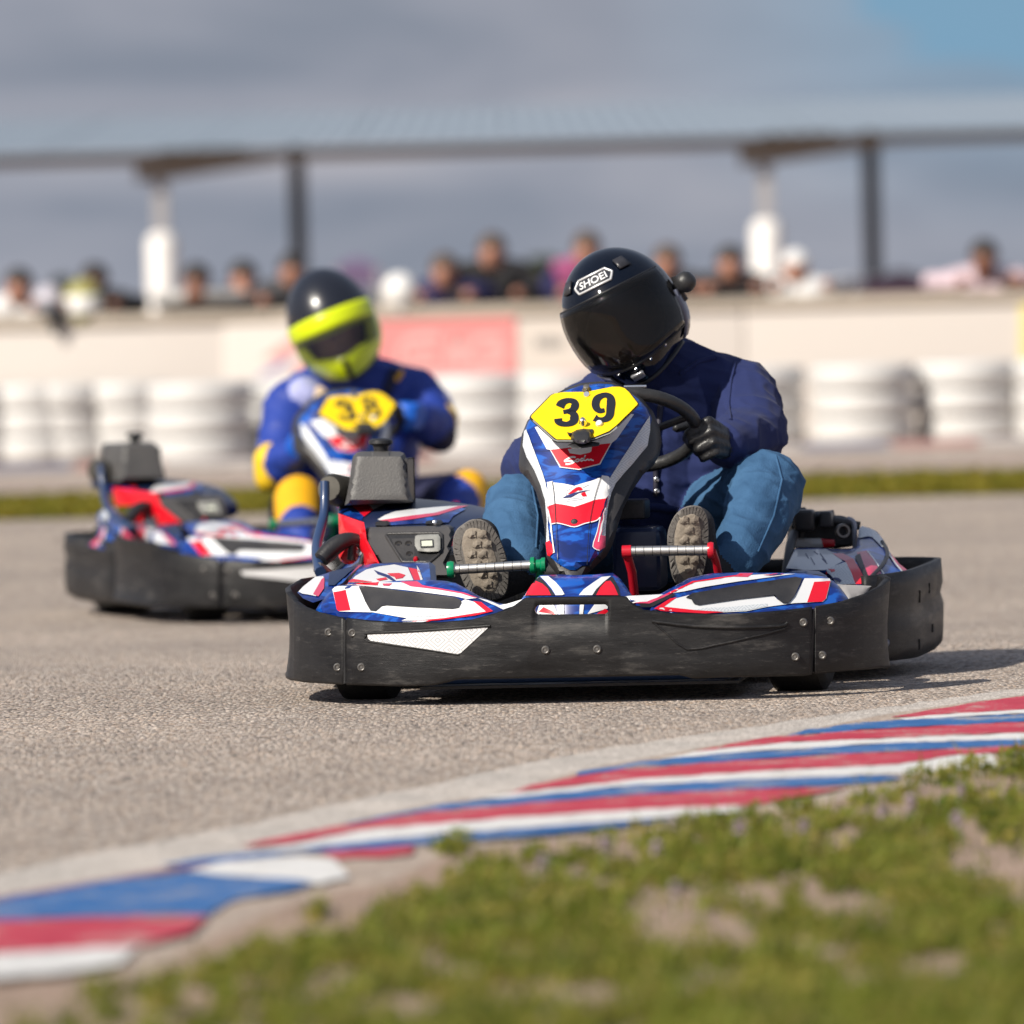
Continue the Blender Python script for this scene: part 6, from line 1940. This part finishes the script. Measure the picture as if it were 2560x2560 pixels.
# round cream patch and dark strap on the chest
a = F2(798, 985, -3.0)
h_ = bvh2.ray_cast(Vector(a), Vector(F2(798, 985, 3.0) - a).normalized())
if h_[0]:
    lathe('chest_patch', [(0, 0.008), (0.02, 0.006), (0.027, 0), (0, -0.004)], np.array(h_[0]), (0, -1, 0.4), mat('cream_patch', (0.75, 0.58, 0.42), rough=0.6), d2, 18)
on_body(bvh2, F2, [(985, 930), (975, 960), (965, 985)], 'strap', 0.018, SUITD, d2)
on_body(bvh2, F2, [(1000, 935), (990, 955)], 'strap', 0.008, SUITO, d2, 0.012)
h2 = helmet(d2, F2(831, 809, 0.64), turn(-2, -4, -21), K2, 2)
h2.scale = (1.04, 1.07, 1.18)

# ------------------------------------------------------------------ spectators leaning on the wall
HAIRD = mat('dark_hair', (0.018, 0.014, 0.012), rough=0.6)
HAIRB = mat('brown_hair', (0.07, 0.045, 0.03), rough=0.6)
SKIND = mat('deep_brown_skin', (0.20, 0.085, 0.05), rough=0.55)
CL = {k: mat(k + '_cloth', c, rough=0.8, var=0.3, vscale=6) for k, c in dict(black=(0.016, 0.015, 0.017), charcoal=(0.055, 0.052, 0.055), navy=(0.018, 0.018, 0.085), white=(0.74, 0.73, 0.72), pinkwhite=(0.66, 0.52, 0.57), red=(0.5, 0.04, 0.06), magenta=(0.30, 0.06, 0.16), greywhite=(0.42, 0.41, 0.40), yellow=(0.5, 0.42, 0.03), lilac=(0.60, 0.56, 0.62), green=(0.10, 0.18, 0.14)).items()}


def spectator(px, top, y, torso, sleeve, skin, hair, label, lean=0.15, turn_=0.0, arms='wall', scale=1.0, hood=False, trousers='charcoal'):
    x = W(px, 690, y)[0]
    H = W(px, top, y)[2] + 0.4                        # standing height above the paddock
    z0 = -0.4
    s = scale
    hy, hz = -lean * 1.0, H - 0.12                    # head centre relative to the feet
    hx = turn_
    sh = hz - 0.165 * s
    hip = min(0.95 * s, sh - 0.42)
    sg = [((-.09, 0.08, hip), .11 * s, (.09, 0.08, hip), .11 * s, 1), ((-.09, .08, hip), .09, (-.1, .1, .5), .07, 1), ((-.1, .1, .5), .07, (-.1, .12, .08), .05, 1), ((.09, .08, hip), .09, (.1, .1, .5), .07, 1), ((.1, .1, .5), .07, (.1, .12, .08), .05, 1),
          ((-.1, .12, .05), .05, (-.1, -.02, .05), .045, 1), ((.1, .12, .05), .05, (.1, -.02, .05), .045, 1),
          ((-.06, .06, hip), .13 * s, (hx * .6 - .09, hy * .6, sh), .12 * s, 0), ((.06, .06, hip), .13 * s, (hx * .6 + .09, hy * .6, sh), .12 * s, 0),
          ((hx * .7 - .17 * s, hy * .7, sh + .03), .075 * s, (hx * .7 + .17 * s, hy * .7, sh + .03), .075 * s, 0),
          ((hx * .8, hy * .8, sh + .05), .06, (hx, hy, hz - .06), .055, 3), ((hx, hy, hz + .015), .085, (hx, hy - .02, hz - .05), .07, 3), ((hx, hy - .10, hz - .01), .014, (hx, hy - .112, hz - .03), .016, 3)]
    wy = WY + 0.11 - y                                # top of the wall, seen from this person
    wz = 0.925 - z0 + 0.03
    for q in (-1, 1):
        a = np.array([hx * .7 + q * .2 * s, hy * .7, sh + .02])
        if arms == 'wall':
            e = np.array([q * .30 * s + hx * .4, hy * .5 - .06, max(wz + .04, sh - .24)])
            w = np.array([q * .17 + hx * .3, wy - 0.02, wz + .035])
        elif arms == 'face':
            e = np.array([q * .26 * s + hx * .5, wy * .5, wz + .06])
            w = np.array([hx + q * .06, hy - .12, hz - .10])
        else:
            e = np.array([q * .26, hy * .5 + .05, sh - .28])
            w = np.array([q * .22, hy * .5 - .12, sh - .5])
        sg += [(a, .062 * s, e, .055 * s, 2), (e, .055 * s, w, .042, 2), (w, .04, w + (w - e) / np.linalg.norm(w - e) * .08, .035, 3)]
    o = body('person', sg, [torso, CL[trousers], sleeve, skin], 0.016, None, Matrix.Translation((x - hx, y, z0)), 3)
    tag(o, label, 'person', 'spectators behind the wall')
    hb = mesh_cap('hood' if hood else 'hair', (hx, hy + .012, hz + .018), (.094, .105, .10), torso if hood else hair, o)
    return o


def mesh_cap(name, c, r, m, parent):
    V, Fc, n = [], [], 18
    els = [90, 70, 50, 32, 16, 0, -18]
    for e in els:
        for k in range(n):
            a = 2 * math.pi * k / n
            e2 = e + (22 if math.sin(a) < -0.25 else 0) * (1 - max(e, 0) / 90)   # shorter over the face
            V.append((c[0] + r[0] * math.cos(R(e2)) * math.cos(a), c[1] + r[1] * math.cos(R(e2)) * math.sin(a), c[2] + r[2] * math.sin(R(e2))))
    for i in range(len(els) - 1):
        for k in range(n):
            Fc.append((i * n + k, (i + 1) * n + k, (i + 1) * n + (k + 1) % n, i * n + (k + 1) % n))
    Fc.append(tuple((len(els) - 1) * n + k for k in range(n)))
    return mesh(name, V, Fc, m, parent, 60)


PY = 46.25
spectator(52, 668, PY, CL['white'], CL['white'], SKIN, HAIRD, 'spectator in a white jacket, leftmost behind the wall', .22, .05)
spectator(240, 655, PY + .1, CL['black'], CL['black'], SKIND, HAIRD, 'dark clad spectator beside the white and olive helmet on the wall', .2)
spectator(495, 655, PY, CL['greywhite'], CL['greywhite'], SKIND, HAIRD, 'dark haired spectator in pale grey, just right of the left white post padding', .3, -.05, 'face')
spectator(610, 648, PY + .05, CL['black'], CL['charcoal'], SKIN, HAIRD, 'bare faced spectator in black with arms raised, right of the pale grey one', .2, 0, 'face')
spectator(733, 628, PY + .4, CL['charcoal'], CL['charcoal'], SKIN, HAIRD, 'spectator in charcoal partly hidden by the yellow and black helmet', .1)
spectator(1112, 630, PY, CL['navy'], CL['navy'], SKIN, HAIRB, 'spectator in a navy top with both hands on the wall above the red banner', .2)
spectator(1232, 580, PY + .15, CL['black'], CL['black'], SKIN, HAIRB, 'taller spectator in black right of the navy one, between the two drivers', .15)
spectator(1468, 575, PY + .2, CL['magenta'], CL['navy'], SKIN, HAIRB, 'spectator in magenta and navy just left of the black helmet', .15)
spectator(1668, 608, PY + .25, CL['charcoal'], CL['black'], SKIN, HAIRB, 'spectator in charcoal peering out just right of the black helmet', .15)
spectator(1824, 610, PY, CL['black'], CL['black'], SKIN, HAIRD, 'black haired spectator in black left of the right white post padding', .22)
spectator(1988, 622, PY + .35, CL['white'], CL['white'], SKIN, CL['white'], 'spectator in white with a white cap beside the right white post padding', .1, .0, 'wall', 1.1)
spectator(2452, 596, PY, CL['pinkwhite'], CL['pinkwhite'], SKIND, HAIRD, 'spectator in a pale pink hoodie with head bowed, near the right edge', .35, 0, 'wall', 1.12)
spectator(2590, 660, PY + .1, CL['charcoal'], CL['charcoal'], SKIN, HAIRD, 'spectator in charcoal cut off by the right edge', .15)


# things left on top of the wall
def on_wall_helmet(px, r, m, m2, label):
    p = W(px, 745, WY + 0.1)
    h = empty('crash_helmet', Matrix.Translation((float(p[0]), WY + 0.1, 0.926 + r * 0.62)) @ Matrix.Scale(r / 0.14, 4))
    tag(h, label, 'helmet')
    azs = [R(-180 + 10 * i) for i in range(37)]
    els = [R(90 - 9 * i) for i in range(16)]
    sh = grid_patch('helmet_shell', azs, els, 1.0, m, h, 0.0)
    grid_patch('visor', [R(-66 + 11 * i) for i in range(13)], [R(-22 + 9 * i) for i in range(5)], 1.02, m2, h, 0.004)
    return h


on_wall_helmet(1000, 0.125, WHITEPAINT, mat('pale_visor', (0.6, 0.58, 0.55), rough=0.2), 'plain white helmet resting on the wall between the two drivers')
on_wall_helmet(208, 0.135, mat('olive_helmet_paint', (0.30, 0.28, 0.08), rough=0.4), WHITEPAINT, 'olive helmet with a white front resting on the wall at the left')
on_wall_helmet(122, 0.115, mat('lilac_grey_helmet_paint', (0.5, 0.47, 0.52), rough=0.4), mat('grey_visor', (0.2, 0.2, 0.22), rough=0.2), 'small lilac grey helmet on the wall above the hanging black cloth')
c = [W(x, y, WY - 0.04) for x, y in ((100, 775), (165, 772), (160, 800), (142, 838), (136, 840), (122, 806))]
c2_ = [W(x, y, WY + 0.02 - 0.045) for x, y in ((100, 775), (165, 772), (160, 800), (142, 838), (136, 840), (122, 806))]
Vc = [p + np.array([0, -0.03, 0]) for p in c] + [p + np.array([0, 0.0, 0]) for p in c]
o = mesh('hanging_cloth', Vc, [tuple(range(6)), tuple(range(6, 12))[::-1]] + [(i, (i + 1) % 6, 6 + (i + 1) % 6, 6 + i) for i in range(6)], CL['black'], None, 30)
tag(o, 'black cloth hanging in a point over the front of the wall at the left', 'cloth')
md = o.modifiers.new('round', 'BEVEL')
md.width, md.segments = 0.008, 2
